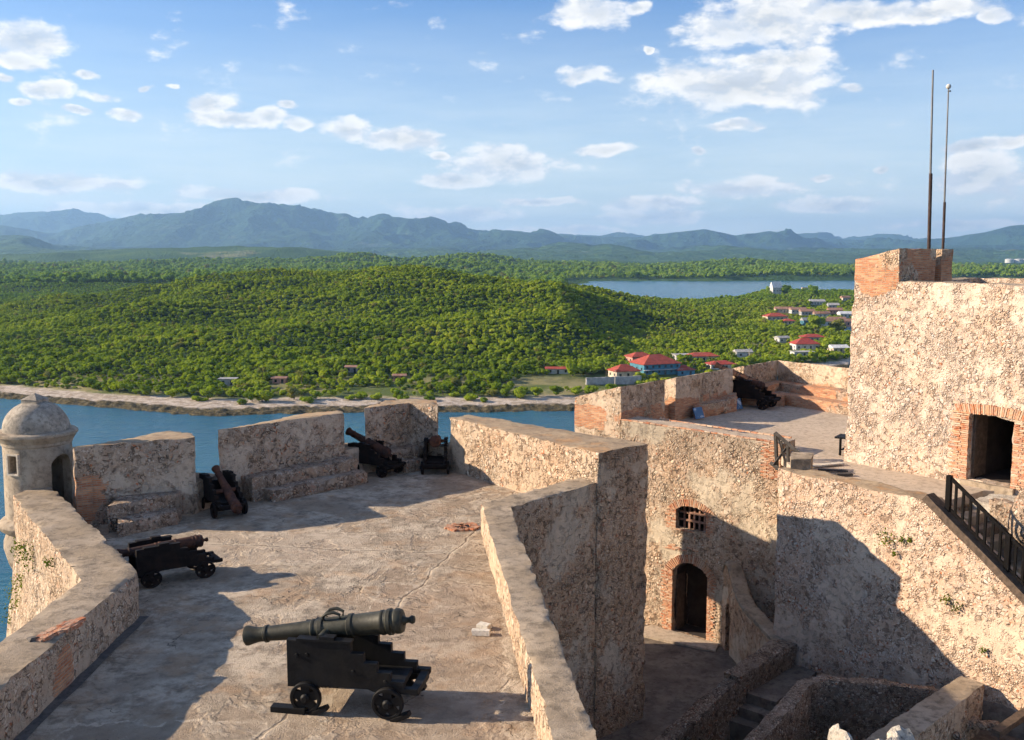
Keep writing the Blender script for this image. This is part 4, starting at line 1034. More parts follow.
# ================================================================== CANNONS
def cannon(loc, heading, pitch, barrel_mat, car_mat, label, slide=0.0, lift=0.0, lat=0.0, roll=0.0, carriage=True, blen=2.95, yaw=0.0, chocks=False, brad=1.0, open_=False, k_=1.0):
    """local +x is the muzzle. heading in degrees from world +x"""
    t = thing('cannon', loc, label, 'cannon', 'old cannons on garrison carriages', R(heading)); t.scale = k_ if isinstance(k_, tuple) else (k_, k_, k_)
    MB, MC = M[barrel_mat], M[car_mat]
    def part(name, bm, mat, par=t, sm=35): return link(name, bm, mat, par, world=False, smooth=sm)
    # cheeks with five steps at the rear
    Lf, zb, zt = .96, .42, 1.24
    step_x = [-.16, -.38, -.61, -.84, -1.07, -1.30]
    step_z = [zt, zt - .17, zt - .32, zt - .47, zt - .61, zt - .72]
    prof = [(Lf, zb), (Lf, zt)]
    prof += [(step_x[0], zt)]
    for k in range(1, 6):
        prof += [(step_x[k - 1], step_z[k]), (step_x[k], step_z[k])]
    prof += [(step_x[-1], zb - .0), (-.55, zb - .0), (-.45, zb + .04), (.35, zb + .04), (.45, zb)]
    hw, th = .36, .12
    for sg in (-1, 1):
        b = bmesh.new()
        f = [b.verts.new((x, sg * hw, z)) for x, z in prof]; k = [b.verts.new((x, sg * (hw + th * 0 + .0) + sg * th, z)) for x, z in prof]
        n = len(prof)
        for i in range(n): b.faces.new((f[i], f[(i + 1) % n], k[(i + 1) % n], k[i]))
        b.faces.new(f); b.faces.new(k); bmesh.ops.recalc_face_normals(b, faces=b.faces)
        bmesh.ops.bevel(b, geom=b.edges[:], offset=.008, segments=1, affect='EDGES')
        ck = part('cheek', b, MC)
        b = bmesh.new(); add_box(b, (.30, sg * (hw + th / 2), zt + .02), (.95, th + .05, .035)); add_box(b, (.25, sg * (hw + th / 2), zt + .06), (.26, th + .03, .06)); part('cap_strap', b, MC, ck, 0)
        for (bx, bz) in ((.78, .98), (.60, 1.0), (-.2, .76), (-.75, .62)):
            b = bmesh.new(); add_lathe(b, [(0, .0), (0, .035), (.02, .03), (.025, 0)], (bx, sg * (hw + th), bz), (0, sg, 0), 10)
            part('bolt', b, MC, ck)
    b = bmesh.new(); add_box(b, (.72, 0, .72), (.12, hw * 2, .5)); part('transom', b, MC, sm=0)
    b = bmesh.new(); add_box(b, (-.2, 0, .50), (1.6, hw * 2 - .02, .09)); part('bed', b, MC, sm=0)
    b = bmesh.new(); add_box(b, (-1.22, .0, .43), (.14, hw * 2, .12)); part('rear_bar', b, MC, sm=0)
    for ax in (.62, -.80):
        b = bmesh.new(); add_tube(b, [(ax, -.62, .27), (ax, .62, .27)], .055, 10); part('axle', b, MC)
        b = bmesh.new(); add_box(b, (ax, 0, .33), (.17, hw * 2 + th * 2, .17)); part('axle_block', b, MC, sm=0)
        for sg in (-1, 1):
            b = bmesh.new(); wr = .27; y0 = sg * .53
            add_lathe(b, [(-.05, wr - .055), (-.05, wr - .01), (-.035, wr), (.035, wr), (.05, wr - .01), (.05, wr - .055), (-.05, wr - .055)], (ax, y0, .27), (0, 1, 0), 28)
            w = part('wheel', b, MC)
            b = bmesh.new(); add_lathe(b, [(-.07, 0), (-.07, .06), (-.055, .08), (.055, .08), (.07, .06), (.10, .045), (.10, 0)], (ax, y0, .27), (0, sg, 0), 16); part('hub', b, MC, w)
            b = bmesh.new()
            for k in range(5):
                a = 2 * math.pi * k / 5 + .3
                add_box(b, (ax + math.cos(a) * .145, y0, .27 + math.sin(a) * .145), (.17, .05, .155), Matrix.Rotation(-a, 3, 'Y'))
            part('spokes', b, MC, w, 0)
        if chocks:
            for sg in (-1, 1):
                b = bmesh.new()
                if ax > 0: add_box(b, (ax + .30, sg * .53, .05), (.60, .17, .10))
                add_box(b, (ax - .22, sg * .53, .055), (.34, .15, .07), Matrix.Rotation(R(24), 3, 'Y'))
                part('chock', b, MC, sm=0)
    # barrel
    o = Vector((.12 + slide, lat, 1.30 + lift))
    d = Matrix.Rotation(R(yaw), 3, 'Z') @ Matrix.Rotation(-R(pitch), 3, 'Y') @ Vector((1, 0, 0))
    k = blen / 2.95; q = brad
    pr = [(-1.22, 0), (-1.22, .13), (-1.20, .19), (-1.15, .215), (-1.10, .215), (-1.08, .20), (-1.03, .20), (-1.02, .225), (-.96, .225), (-.94, .205), (-.90, .20), (-.88, .212), (-.84, .212), (-.82, .198), (-.35, .186), (-.33, .205), (-.26, .205), (-.24, .182), (.18, .172), (.20, .192), (.27, .192), (.29, .165), (.34, .162), (.36, .175), (.40, .175), (.42, .158), (1.22, .128), (1.24, .150), (1.28, .150), (1.30, .128), (1.40, .126), (1.52, .150), (1.60, .172), (1.635, .172), (1.65, .150), (1.65, .075), (1.40, .07), (1.40, 0)]
    b = bmesh.new(); add_lathe(b, [(s * k, r * q) for s, r in pr], o, d, 28)
    br = part('barrel', b, MB)
    b = bmesh.new(); add_lathe(b, [(-1.20 * k, .10 * q), (-1.24 * k, .075), (-1.27 * k, .05), (-1.31 * k, .045), (-1.34 * k, .06), (-1.37 * k, .075), (-1.41 * k, .06), (-1.43 * k, 0)], o, d, 16); part('cascabel', b, MB, br)
    side = d.cross(Vector((0, 0, 1))).normalized()
    up = side.cross(d)
    b = bmesh.new(); add_tube(b, [o + side * .44 - up * .03 + d * .12, o - side * .44 - up * .03 + d * .12], .075, 14); part('trunnions', b, MB, br)
    if open_:
        for sg in (-1, 1):
            b = bmesh.new(); c = o + up * .165 * q - d * .02
            pts = [c + side * sg * .07 + d * (.17) , c + side * sg * .09 + d * .19 + up * .06, c + side * sg * .10 + d * .10 + up * .12, c + side * sg * .10 - d * .03 + up * .125, c + side * sg * .09 - d * .13 + up * .07, c + side * sg * .07 - d * .12 - up * .0]
            add_tube(b, pts, [.022, .026, .03, .03, .026, .022], 8); part('lifting_handle', b, MB, br)
    return t
def hd(a, b):   # heading of the line a->b
    return math.degrees(math.atan2(b[1] - a[1], b[0] - a[0]))
# near bronze gun: wheel contacts nearest the viewer
def place(w0, w1, z=0.0, k=1.0):
    """centre and heading from the ground contacts of the two wheels on the viewer's side (front one first)"""
    wf, wr_ = P(*w0, z), P(*w1, z)
    h = hd(wr_, wf); c, s = math.cos(R(h)), math.sin(R(h)); side = Vector((-s, c)); sg = 1 if side.y < 0 else -1
    return ((wf[0] + wr_[0]) / 2 - side.x * sg * .53 * k + c * .09 * k, (wf[1] + wr_[1]) / 2 - side.y * sg * .53 * k + s * .09 * k, z), h
l_, h = place((308, 713), (386, 719))
cannon(l_, h, -9.0, 'bronze', 'iron', 'large green bronze cannon on a stepped black carriage in the sun, nearest the viewer', chocks=True, open_=True, lift=.02, blen=2.95, slide=.14)
l_, h = place((150, 588), (207, 577.5), k=.80)
cannon(l_, h, 0, 'rustdark', 'ironrust', 'rusty iron cannon on a black carriage behind the bend of the left parapet', lift=-.22, blen=2.3, slide=-.06, brad=.95, k_=(.88, .80, .74))
x, y = P(222, 511, 0); cannon((x, y, 0), 124, 28, 'rust', 'ironrust', 'rusty cannon slid backwards off its carriage with its breech on the floor, nearest the turret', slide=-.70, lift=-.50, lat=-.05, blen=2.4, brad=.85, yaw=2, k_=.85)
x, y = P(374, 473, 0); cannon((x, y, 0), 150, 20, 'rustdark', 'ironrust', 'dark rusty cannon tilted steeply up through the second embrasure', lift=-.10, slide=.0, blen=2.3, brad=1.0, k_=.85)
x, y = P(436, 470, 0); cannon((x, y, 0), 92, -7, 'rust', 'ironrust', 'rusty cannon seen from behind in the narrow embrasure beside the tall wall', lift=-.08, blen=1.9, slide=.15, brad=1.1, k_=.84)
x, y = P(750, 407, ZPL); cannon((x, y, ZPL), hd((0, 0), nL) + 6, 20, 'rustdark', 'ironrust', 'dark cannon on a black carriage pointing out of the upper platform', lift=.05, slide=.25, blen=2.6, brad=.85)
# ================================================================== SEA, LAND, WOODS, VILLAGE
ZW = -55.0
def tan_at(py): r = ray(512, py); return -r[2] / r[1]          # fall per metre of distance
def tan_px(px, py=300): r = ray(px, py); return r[0] / r[1]
def U(x, y): return 512 + 993.0 * x / np.maximum(y, 1)
_perm = rng.permutation(4096)
_val = rng.random(4096)
def vnoise(x, y, seed=0):
    xi = np.floor(x).astype(np.int64); yi = np.floor(y).astype(np.int64); fx = x - xi; fy = y - yi
    fx = fx * fx * fx * (fx * (fx * 6 - 15) + 10); fy = fy * fy * fy * (fy * (fy * 6 - 15) + 10)
    def h(a, b): return _val[(_perm[(a + seed * 57) & 4095] + b * 131) & 4095]
    return (h(xi, yi) * (1 - fx) + h(xi + 1, yi) * fx) * (1 - fy) + (h(xi, yi + 1) * (1 - fx) + h(xi + 1, yi + 1) * fx) * fy
def fbm(x, y, oct=5, seed=0, ridged=False):
    a, t, s = .5, 0, 0
    for k in range(oct):
        c, q = math.cos(k * 1.1), math.sin(k * 1.1)
        n = vnoise((x * c - y * q) * 2 ** k + k * 17.3, (x * q + y * c) * 2 ** k + k * 9.1, seed + k)
        if ridged: n = 1 - abs(2 * n - 1)
        t = t + a * n; s += a; a *= .5
    return t / s
SHORE = [(-3000, 398), (-300, 392), (-60, 394), (0, 398), (50, 403.5), (100, 408), (150, 411.5), (210, 415.5), (290, 414), (350, 413), (440, 412.5), (500, 412.5), (570, 410.5), (620, 405), (700, 392), (780, 379), (850, 368)]
sh_u = [a for a, _ in SHORE] + [872, 905, 1000, 4000]
sh_y = [(H - ZW) / tan_at(b) for _, b in SHORE] + [800, 1520, 1540, 1560]
def crest(Y, pts):
    return (Y, [(px, H - tan_at(py) * Y) for px, py in pts])
def flat(Y, pts): return (Y, pts)
ROWS = [
 flat(300, [(0, -52.2)]),
 flat(430, [(0, -51.6), (850, -51.6)]),
 flat(500, [(-2000, -48), (0, -47), (300, -47), (480, -48), (620, -49), (850, -50)]),
 crest(640, [(-2000, 345), (0, 338), (150, 330), (300, 322), (480, 317), (560, 313), (600, 332), (640, 352), (700, 358), (760, 356), (820, 352), (900, 352)]),
 crest(920, [(-2000, 316.5), (0, 309.5), (60, 303.5), (135, 293.5), (200, 282.5), (270, 275.5), (340, 274.0), (430, 273.5), (509, 278.5), (560, 282.5), (603, 288.0), (640, 295.5), (680, 304.5), (718, 310.5), (747, 320.5), (775, 327.5), (800, 330.5), (900, 332.5)]),
 flat(1080, [(-2000, -48), (0, -50), (300, -44), (560, -44), (640, -48), (700, -50), (760, -50), (900, -52)]),
 flat(1320, [(-2000, -46), (0, -50), (300, -46), (560, -48), (700, -52), (770, -47), (820, -47), (860, -48), (900, -50)]),
 flat(1500, [(-2000, -30), (0, -40), (300, -36), (560, -50), (700, -52), (780, -50), (900, -52)]),
 crest(1800, [(-2000, 286), (-60, 284), (0, 287), (60, 283), (140, 284), (250, 279), (340, 280), (420, 277), (500, 284), (560, 290), (2000, 290)]),
 flat(2080, [(-2000, -46), (0, -46), (450, -44), (560, -50), (2000, -50)]),
 crest(2450, [(-2000, 274), (-80, 272), (0, 276), (70, 272), (130, 276), (230, 270), (300, 273), (360, 266), (430, 268), (465, 263.5), (510, 271), (560, 277), (600, 276), (680, 277), (720, 273), (780, 271), (850, 274), (2000, 274)]),
 flat(2800, [(-2000, -40), (0, -42), (400, -40), (700, -44), (2000, -46)]),
 crest(3300, [(-2000, 262), (0, 266), (60, 268), (150, 264), (210, 262), (300, 263), (335, 258), (365, 254), (395, 261), (440, 256.5), (465, 254.5), (500, 259), (530, 266), (560, 268), (600, 266), (640, 271), (690, 267), (725, 262), (750, 260.5), (780, 265), (820, 271), (860, 272), (940, 268), (1000, 272), (2000, 270)]),
 flat(3900, [(-2000, -38), (0, -38), (400, -36), (700, -38), (2000, -40)]),
 crest(4700, [(-2000, 255.5), (0, 256.5), (60, 252.5), (120, 249.0), (180, 247.5), (236, 245.5), (290, 247.5), (330, 250.5), (380, 255.5), (420, 259.0), (480, 257.0), (540, 262.0), (590, 260.0), (640, 264.0), (700, 262.0), (760, 261.0), (800, 264.0), (860, 265.0), (900, 262.0), (960, 265.0), (1000, 266.0), (2000, 264.0)]),
 crest(6000, [(-2000, 260), (0, 259), (300, 258), (500, 259), (700, 261.5), (1000, 263.5), (2000, 262)]),
 crest(8800, [(-2000, 250), (0, 240), (30, 238), (60, 247), (100, 252), (180, 255), (260, 254), (340, 254), (420, 253), (470, 252), (520, 246), (545, 245), (590, 247), (610, 241), (650, 247), (700, 248), (740, 250), (790, 250), (860, 253), (930, 252), (1010, 250), (2000, 250)]),
 crest(11000, [(-2000, 252), (0, 250), (140, 250), (300, 246), (500, 251), (700, 252), (1000, 251), (2000, 250)]),
 crest(14500, [(-2000, 225), (-60, 214), (0, 229), (40, 235), (62, 238), (95, 230), (135, 222), (169, 212), (200, 206), (225, 204.5), (257, 201.5), (275, 203.5), (300, 207.5), (340, 219), (365, 218), (391, 219), (431, 221.5), (455, 226), (478, 232), (500, 230), (519, 229), (540, 233), (562, 240), (600, 244), (640, 242), (670, 238), (702, 234.5), (732, 241), (760, 236), (782, 231.5), (810, 234), (840, 240), (870, 241), (900, 245), (940, 243), (975, 238), (1002, 231), (1024, 228), (1060, 224), (1120, 232), (2000, 236)]),
 crest(17000, [(-2000, 240), (0, 240), (300, 232), (700, 244), (1000, 246), (2000, 246)]),
 crest(21000, [(-2000, 225), (-100, 208), (0, 211), (20, 211), (54, 209), (81, 208), (110, 214), (135, 219), (200, 215), (290, 211), (330, 214), (350, 217), (400, 222), (478, 236), (520, 237), (562, 237), (600, 239), (618, 234.5), (640, 238), (655, 236.5), (680, 237), (710, 240), (740, 238.5), (800, 235.5), (832, 235), (862, 237), (900, 236), (962, 239), (985, 236), (1024, 235), (2000, 238)]),
 flat(26000, [(0, 0)]),
]
LY = np.log([r[0] for r in ROWS])
AMPL = [(300, 0), (430, .6), (500, 1.5), (640, 15), (920, 14), (1100, 10), (1400, 4), (1800, 9), (3300, 16), (4700, 20), (6000, 8), (8800, 60), (11000, 60), (14500, 130), (21000, 110), (26000, 0)]
def land(x, y):
    """height of the ground, sea bed included"""
    x = np.asarray(x, float); y = np.asarray(y, float)
    u = U(x, y); ly = np.log(np.clip(y, 301, 25900))
    wob = (fbm(x / 260, y / 260, 3, 5) - .5) * .07
    wob = wob * np.clip((y - 430) / 200, 0, 1) * np.clip((9000 - y) / 3000, 0, 1)
    lyw = np.clip(ly + wob, LY[0] + 1e-6, LY[-1] - 1e-6)
    Z = np.array([np.interp(u, [p[0] for p in r[1]], [p[1] for p in r[1]]) for r in ROWS])
    k = np.clip(np.searchsorted(LY, lyw) - 1, 0, len(ROWS) - 2)
    t = (lyw - LY[k]) / (LY[k + 1] - LY[k]); t = t * t * (3 - 2 * t) * .55 + t * .45
    flatidx = np.arange(u.size); Zf = Z.reshape(len(ROWS), -1); kf = k.reshape(-1)
    z = (Zf[kf, flatidx].reshape(u.shape) * (1 - t) + Zf[kf + 1, flatidx].reshape(u.shape) * t)
    am = np.interp(y, [a for a, _ in AMPL], [b for _, b in AMPL])
    wl = np.interp(y, [400, 900, 3000, 9000, 20000], [90, 130, 420, 1300, 2400])
    wl0 = np.where(y < 1500, 110, np.where(y < 5000, 420, 1900))
    n = np.where(y < 1500, fbm(x / 170, y / 170, 3, 2, True), np.where(y < 6500, fbm(x / 420, y / 420, 5, 3, True), fbm(x / 1150, y / 2100, 7, 4, True)))
    relief = np.clip((z - (-52)) / 12, 0, 1)
    far = np.clip((n - .69) * 5.0, -2.2, .6) * am
    z = z + np.where(y > 6500, far, (n - .62) * am * 1.6) * relief
    z = np.maximum(z, -53.2 + fbm(x / 60, y / 60, 3, 8) * 1.2)
    # shore of the channel
    ys = np.interp(u, sh_u, sh_y) + (fbm(x / 16, y / 16, 4, 9) - .5) * 9 + (fbm(x / 60, y / 60, 2, 19) - .5) * 8
    d = y - ys
    prof = np.interp(d, [-12, -4, 0, 1.5, 10, 24, 34, 60, 4000], [-60, -57, -55.3, -54.4, -53.9, -53.0, -52.2, -49, 900])
    prof = prof + np.where((d > -3) & (d < 11), (fbm(x / 3.0, y / 3.0, 3, 12) - .5) * 2.2, 0)
    z = np.minimum(z, prof)
    # lake behind the hill
    uu = np.clip((u - 560) / 60, 0, 1)
    lk = np.minimum(np.clip((y - (1500 - 270 * np.clip((765 - u) / 30, 0, 1)) - (fbm(x / 90, y / 300, 3, 14) - .5) * 160) / 60, 0, 1), np.clip((2230 + (fbm(x / 200, y / 200, 3, 15) - .5) * 110 - y) / 50, 0, 1)) * uu
    z = z * (1 - lk) + -60 * lk
    # inlet at the right
    e = np.hypot((u - 878) / 44, (y - 812) / 82); z = np.where(e < 1.25, np.minimum(z, -60 + 8 * np.clip((e - .85) / .4, 0, 1)), z)
    return z, d, lk
def gh(x, y): return float(land(np.array([x]), np.array([y]))[0][0])
def hit(px, py, y0=380, y1=3000):
    """where a line of sight first meets the land"""
    r = ray(px, py); ys = np.geomspace(y0, y1, 700); t = ys / r[1]; xs = r[0] * t; zs = H + r[2] * t
    g = land(xs, ys)[0]; k = np.argmax(zs <= np.maximum(g, ZW)); k = k if zs[k] <= max(g[k], ZW) else len(ys) - 1
    return xs[k], ys[k], g[k]

NU, NY = 760, 620
us = np.concatenate([np.linspace(-2600, -120, 60), np.linspace(-110, 1140, NU - 110), np.linspace(1150, 3600, 50)])
ys = np.concatenate([np.linspace(345, 470, 110), np.geomspace(472, 26000, NY - 110)])
UU, YY = np.meshgrid(us, ys); XX = (UU - 512) / 993.0 * YY
ZZ, DD, LK = land(XX, YY)
nv = XX.size; nx_ = XX.shape[1]; ny_ = XX.shape[0]
me = bpy.data.meshes.new('terrain'); me.vertices.add(nv)
me.vertices.foreach_set('co', np.stack([XX, YY, ZZ], -1).astype(np.float32).ravel())
idx = np.arange(nv).reshape(ny_, nx_)
q = np.stack([idx[:-1, :-1], idx[:-1, 1:], idx[1:, 1:], idx[1:, :-1]], -1).reshape(-1, 4)
me.loops.add(q.size); me.loops.foreach_set('vertex_index', q.ravel().astype(np.int32))
me.polygons.add(len(q)); me.polygons.foreach_set('loop_start', (np.arange(len(q)) * 4).astype(np.int32))
me.update(calc_edges=True); me.validate()
a = me.attributes.new('shore', 'FLOAT', 'POINT'); a.data.foreach_set('value', np.clip(DD, -50, 500).astype(np.float32).ravel())

m, nt, out = newmat('land_cover'); M['land'] = m
pos = wpos(nt); sep = nt.n('ShaderNodeSeparateXYZ', None, Vector=pos)
sh = nt.n('ShaderNodeAttribute', {'attribute_name': 'shore'}).outputs['Fac']
n_big = nt.noise(pos, .004, 6, .62); n_mid = nt.noise(pos, .03, 5, .6); n_fin = nt.noise(pos, .12, 5, .7)
green = nt.ramp(nt.math('ADD', nt.math('MULTIPLY', n_big, .55), nt.math('MULTIPLY', n_fin, .45)), [(.3, (.018, .042, .02)), (.48, (.035, .075, .028)), (.62, (.065, .11, .035)), (.75, (.12, .15, .06))])
bare = nt.mr(nt.noise(nt.vmath('ADD', pos, (900, 0, 0)), .0016, 6, .65), .60, .68)
green = nt.mix(nt.math('MULTIPLY', bare, .55), green, (.22, .20, .11))
soil = nt.mix(nt.mr(n_mid, .42, .6), (.10, .13, .035), (.30, .26, .13))
green = nt.mix(1, green, nt.mix(nt.mr(sep.outputs[1], 6500, 11000), nt.mix(nt.mr(sep.outputs[1], 1100, 2600), (.85, .80, .45), (1.25, 1.25, 1.2)), (.62, .74, .95)), 'MULTIPLY')  # far ground turned darker and bluer: distance haze put into the colour
near = nt.mr(sep.outputs[1], 600, 900, 1, 0)
low = nt.mr(sep.outputs[2], -51.6, -48.5, 1, 0)
col = nt.mix(nt.math('MULTIPLY', near, nt.math('MULTIPLY', low, .9)), green, soil)
shn = nt.math('ADD', sh, nt.math('MULTIPLY', nt.math('SUBTRACT', nt.noise(pos, .09, 4, .6), .5), 12.0))
sand = nt.mix(nt.mr(nt.noise(pos, .35, 5, .7), .35, .65), (.30, .24, .18), (.56, .48, .40))
sm_ = nt.mr(shn, 23, 30, 1, 0)
col = nt.mix(sm_, col, sand)
rk = nt.mix(nt.mr(nt.noise(pos, .8, 5, .7), .4, .65), (.04, .035, .02), (.15, .12, .065))
col = nt.mix(nt.mr(shn, 9, 13, 1, 0), col, rk)
canopy = nt.vor(pos, .085)
hh = nt.math('ADD', nt.math('MULTIPLY', nt.math('SUBTRACT', 1.0, canopy.outputs['Distance']), 5.0), nt.math('MULTIPLY', n_fin, 6.0))
hh = nt.math('MULTIPLY', hh, nt.mr(sh, 40, 120))
big_r = nt.math('MULTIPLY', nt.noise(pos, .006, 8, .62), nt.mr(sep.outputs[1], 3500, 8000, 0, 150))
principled(nt, out, col, .95, nt.bump(nt.math('ADD', nt.math('ADD', hh, big_r), nt.math('MULTIPLY', nt.noise(pos, 1.2, 4), .5)), .9, 1.0), spec=.1)
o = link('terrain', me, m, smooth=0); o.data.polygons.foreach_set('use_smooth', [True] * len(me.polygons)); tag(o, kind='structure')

# sea and lake are one water level
m, nt, out = newmat('sea_water'); pos = wpos(nt)
w1 = nt.noise(nt.vmath('MULTIPLY', pos, (.55, 1.0, 1)), .10, 6, .62); w2 = nt.noise(nt.vmath('MULTIPLY', pos, (.6, 1.1, 1)), .45, 5, .65)
hgt = nt.math('ADD', nt.math('MULTIPLY', w1, 2.2), nt.math('MULTIPLY', w2, .75))
col = nt.mix(nt.mr(nt.noise(pos, .012, 4), .35, .7), (.012, .085, .135), (.018, .12, .165))
b_ = principled(nt, out, col, .22, nt.bump(hgt, .55, 1.0), spec=.5); b_.inputs['IOR'].default_value = 1.33
M['water'] = m
b = bmesh.new()
for x0, x1, y0, y1 in ((-60000, 60000, -9000, 60000),):
    b.faces.new([b.verts.new(v) for v in ((x0, y0, ZW), (x1, y0, ZW), (x1, y1, ZW), (x0, y1, ZW))])
o = link('sea', b, m, smooth=0); tag(o, kind='structure')
# headland under the fort
b = bmesh.new(); bmesh.ops.create_grid(b, x_segments=60, y_segments=60, size=1)
for v in b.verts:
    x, y = v.co.x, v.co.y; r = math.hypot(x * 1.0, y * 1.0); X = 16 + x * 62; Y = 2 + y * 62
    d = max(abs(x + .0), abs(y)); z = -9 - 6 * d + mn.noise(Vector((X, Y, 0)) * .06) * 4
    edge = max(0, (-8.5 - X) / 10, (Y - 46) / 12, (X - 40) / 30)
    v.co = (X, Y, min(z, -12 - 0 * edge) - 52 * min(1, edge) ** .7)
o = link('headland', b, simple('cliff_rock', (.22, .18, .14), .95, 0, .4, .5, .2)); tag(o, kind='structure')

# ---- trees
def crown_mesh(kind, seed):
    rnd = random.Random(seed); b = bmesh.new()
    if kind == 'broad': lobes = [(Vector((rnd.uniform(-1.9, 1.9), rnd.uniform(-1.9, 1.9), rnd.uniform(1.5, 4.3))), rnd.uniform(1.2, 2.0)) for _ in range(8)]; n, sz = 300, .8
    elif kind == 'tall': lobes = [(Vector((rnd.uniform(-1.2, 1.2), rnd.uniform(-1.2, 1.2), rnd.uniform(2.0, 6.6))), rnd.uniform(1.0, 1.7)) for _ in range(8)]; n, sz = 300, .75
    elif kind == 'flat': lobes = [(Vector((rnd.uniform(-2.8, 2.8), rnd.uniform(-2.8, 2.8), rnd.uniform(2.4, 3.6))), rnd.uniform(1.1, 1.7)) for _ in range(9)]; n, sz = 300, .8
    else: lobes = [(Vector((rnd.uniform(-1.4, 1.4), rnd.uniform(-1.4, 1.4), rnd.uniform(.6, 1.5))), rnd.uniform(.8, 1.3)) for _ in range(6)]; n, sz = 220, .55
    for c, r in lobes:
        bb_ = bmesh.ops.create_icosphere(b, subdivisions=2, radius=r * .84)['verts']
        for v in bb_:
            q = 1 + mn.noise(v.co * 1.9 + c * 3) * .45; v.co = Vector((v.co.x * q, v.co.y * q, v.co.z * q * .72)) + c
    for _ in range(n):
        c, r = rnd.choice(lobes)
        d = Vector((rnd.gauss(0, 1), rnd.gauss(0, 1), rnd.gauss(.25, .9))).normalized()
        p = c + Vector((d.x, d.y, d.z * .72)) * r * rnd.uniform(.82, 1.08)
        nn = (d + Vector((rnd.gauss(0, .38), rnd.gauss(0, .38), rnd.gauss(0.15, .38)))).normalized()
        a = nn.cross(Vector((rnd.random() - .5, rnd.random() - .5, rnd.random() - .5))).normalized(); e = nn.cross(a)
        s = sz * rnd.uniform(.6, 1.25)
        k = rnd.uniform(.5, .9)
        vs = [b.verts.new(p + a * s * x + e * s * y * k + nn * q) for x, y, q in ((-.6, 0, -.06), (-.1, -.5, .05), (.6, -.1, -.05), (.15, .5, .07))]
        b.faces.new(vs)
    me = bpy.data.meshes.new(kind + '_crown'); b.to_mesh(me); b.free(); return me
def palm_mesh(seed):
    rnd = random.Random(seed); b = bmesh.new(); top = Vector((.4, 0, 7.2))
    for k in range(17):
        a = k * 2.4 + rnd.random() * .4; ln = rnd.uniform(2.2, 3.0); up = rnd.uniform(-.1, .9); last = None
        for i in range(7):
            t = i / 6; p = top + Vector((math.cos(a) * ln * t, math.sin(a) * ln * t, up * ln * t * .9 - 1.9 * t * t))
            w = Vector((-math.sin(a), math.cos(a), 0)) * .34 * math.sin(math.pi * min(1, .15 + t * .85)); dr = Vector((0, 0, -.22))
            cur = (b.verts.new(p - w + dr), b.verts.new(p), b.verts.new(p + w + dr))
            if last: b.faces.new((last[0], last[1], cur[1], cur[0])); b.faces.new((last[1], last[2], cur[2], cur[1]))
            last = cur
    me = bpy.data.meshes.new('palm_crown'); b.to_mesh(me); b.free(); return me
def trunk_mesh(h, r, bend=.3, seed=0, limbs=True):
    rnd = random.Random(seed); b = bmesh.new()
    add_tube(b, [(0, 0, -.6), (bend * .3, 0, h * .4), (bend, 0, h)], [r, r * .75, r * .45], 7)
    if limbs:
        for k in range(4):
            a = k * 1.6 + rnd.random(); p = Vector((bend * .6, 0, h * .62)); q = p + Vector((math.cos(a) * h * .35, math.sin(a) * h * .35, h * .3))
            add_tube(b, [p, (p + q) / 2 + Vector((0, 0, .1)), q], [r * .4, r * .3, r * .15], 5)
    me = bpy.data.meshes.new('trunk'); b.to_mesh(me); b.free(); return me
CR = {'broad': crown_mesh('broad', 1), 'tall': crown_mesh('tall', 2), 'flat': crown_mesh('flat', 3), 'bush': crown_mesh('bush', 4), 'palm': palm_mesh(5), 'broad2': crown_mesh('broad', 9)}
TK = {'broad': trunk_mesh(3.6, .28), 'tall': trunk_mesh(5, .26), 'flat': trunk_mesh(3.6, .26), 'bush': trunk_mesh(1, .12), 'palm': trunk_mesh(7.2, .17, .4, 1, False), 'broad2': trunk_mesh(3.6, .3)}
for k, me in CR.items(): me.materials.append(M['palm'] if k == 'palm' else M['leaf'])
for me in TK.values(): me.materials.append(M['bark'])
protos = {}
def plant(kind, x, y, s, label, group, name=None, z=None):
    z = gh(x, y) - .1 if z is None else z
    o = thing(name or {'palm': 'palm_tree', 'bush': 'shrub'}.get(kind, 'tree'), (x, y, z), label, {'palm': 'palm tree', 'bush': 'shrub'}.get(kind, 'tree'), group, random.uniform(0, 6.28))
    o.scale = (s, s, s * random.uniform(.85, 1.1))
    c = bpy.data.objects.new('crown', CR[kind]); COL.objects.link(c); c.parent = o
    t = bpy.data.objects.new('trunk', TK[kind]); COL.objects.link(t); t.parent = o
    protos.setdefault(kind, c)
    return o
taken = []
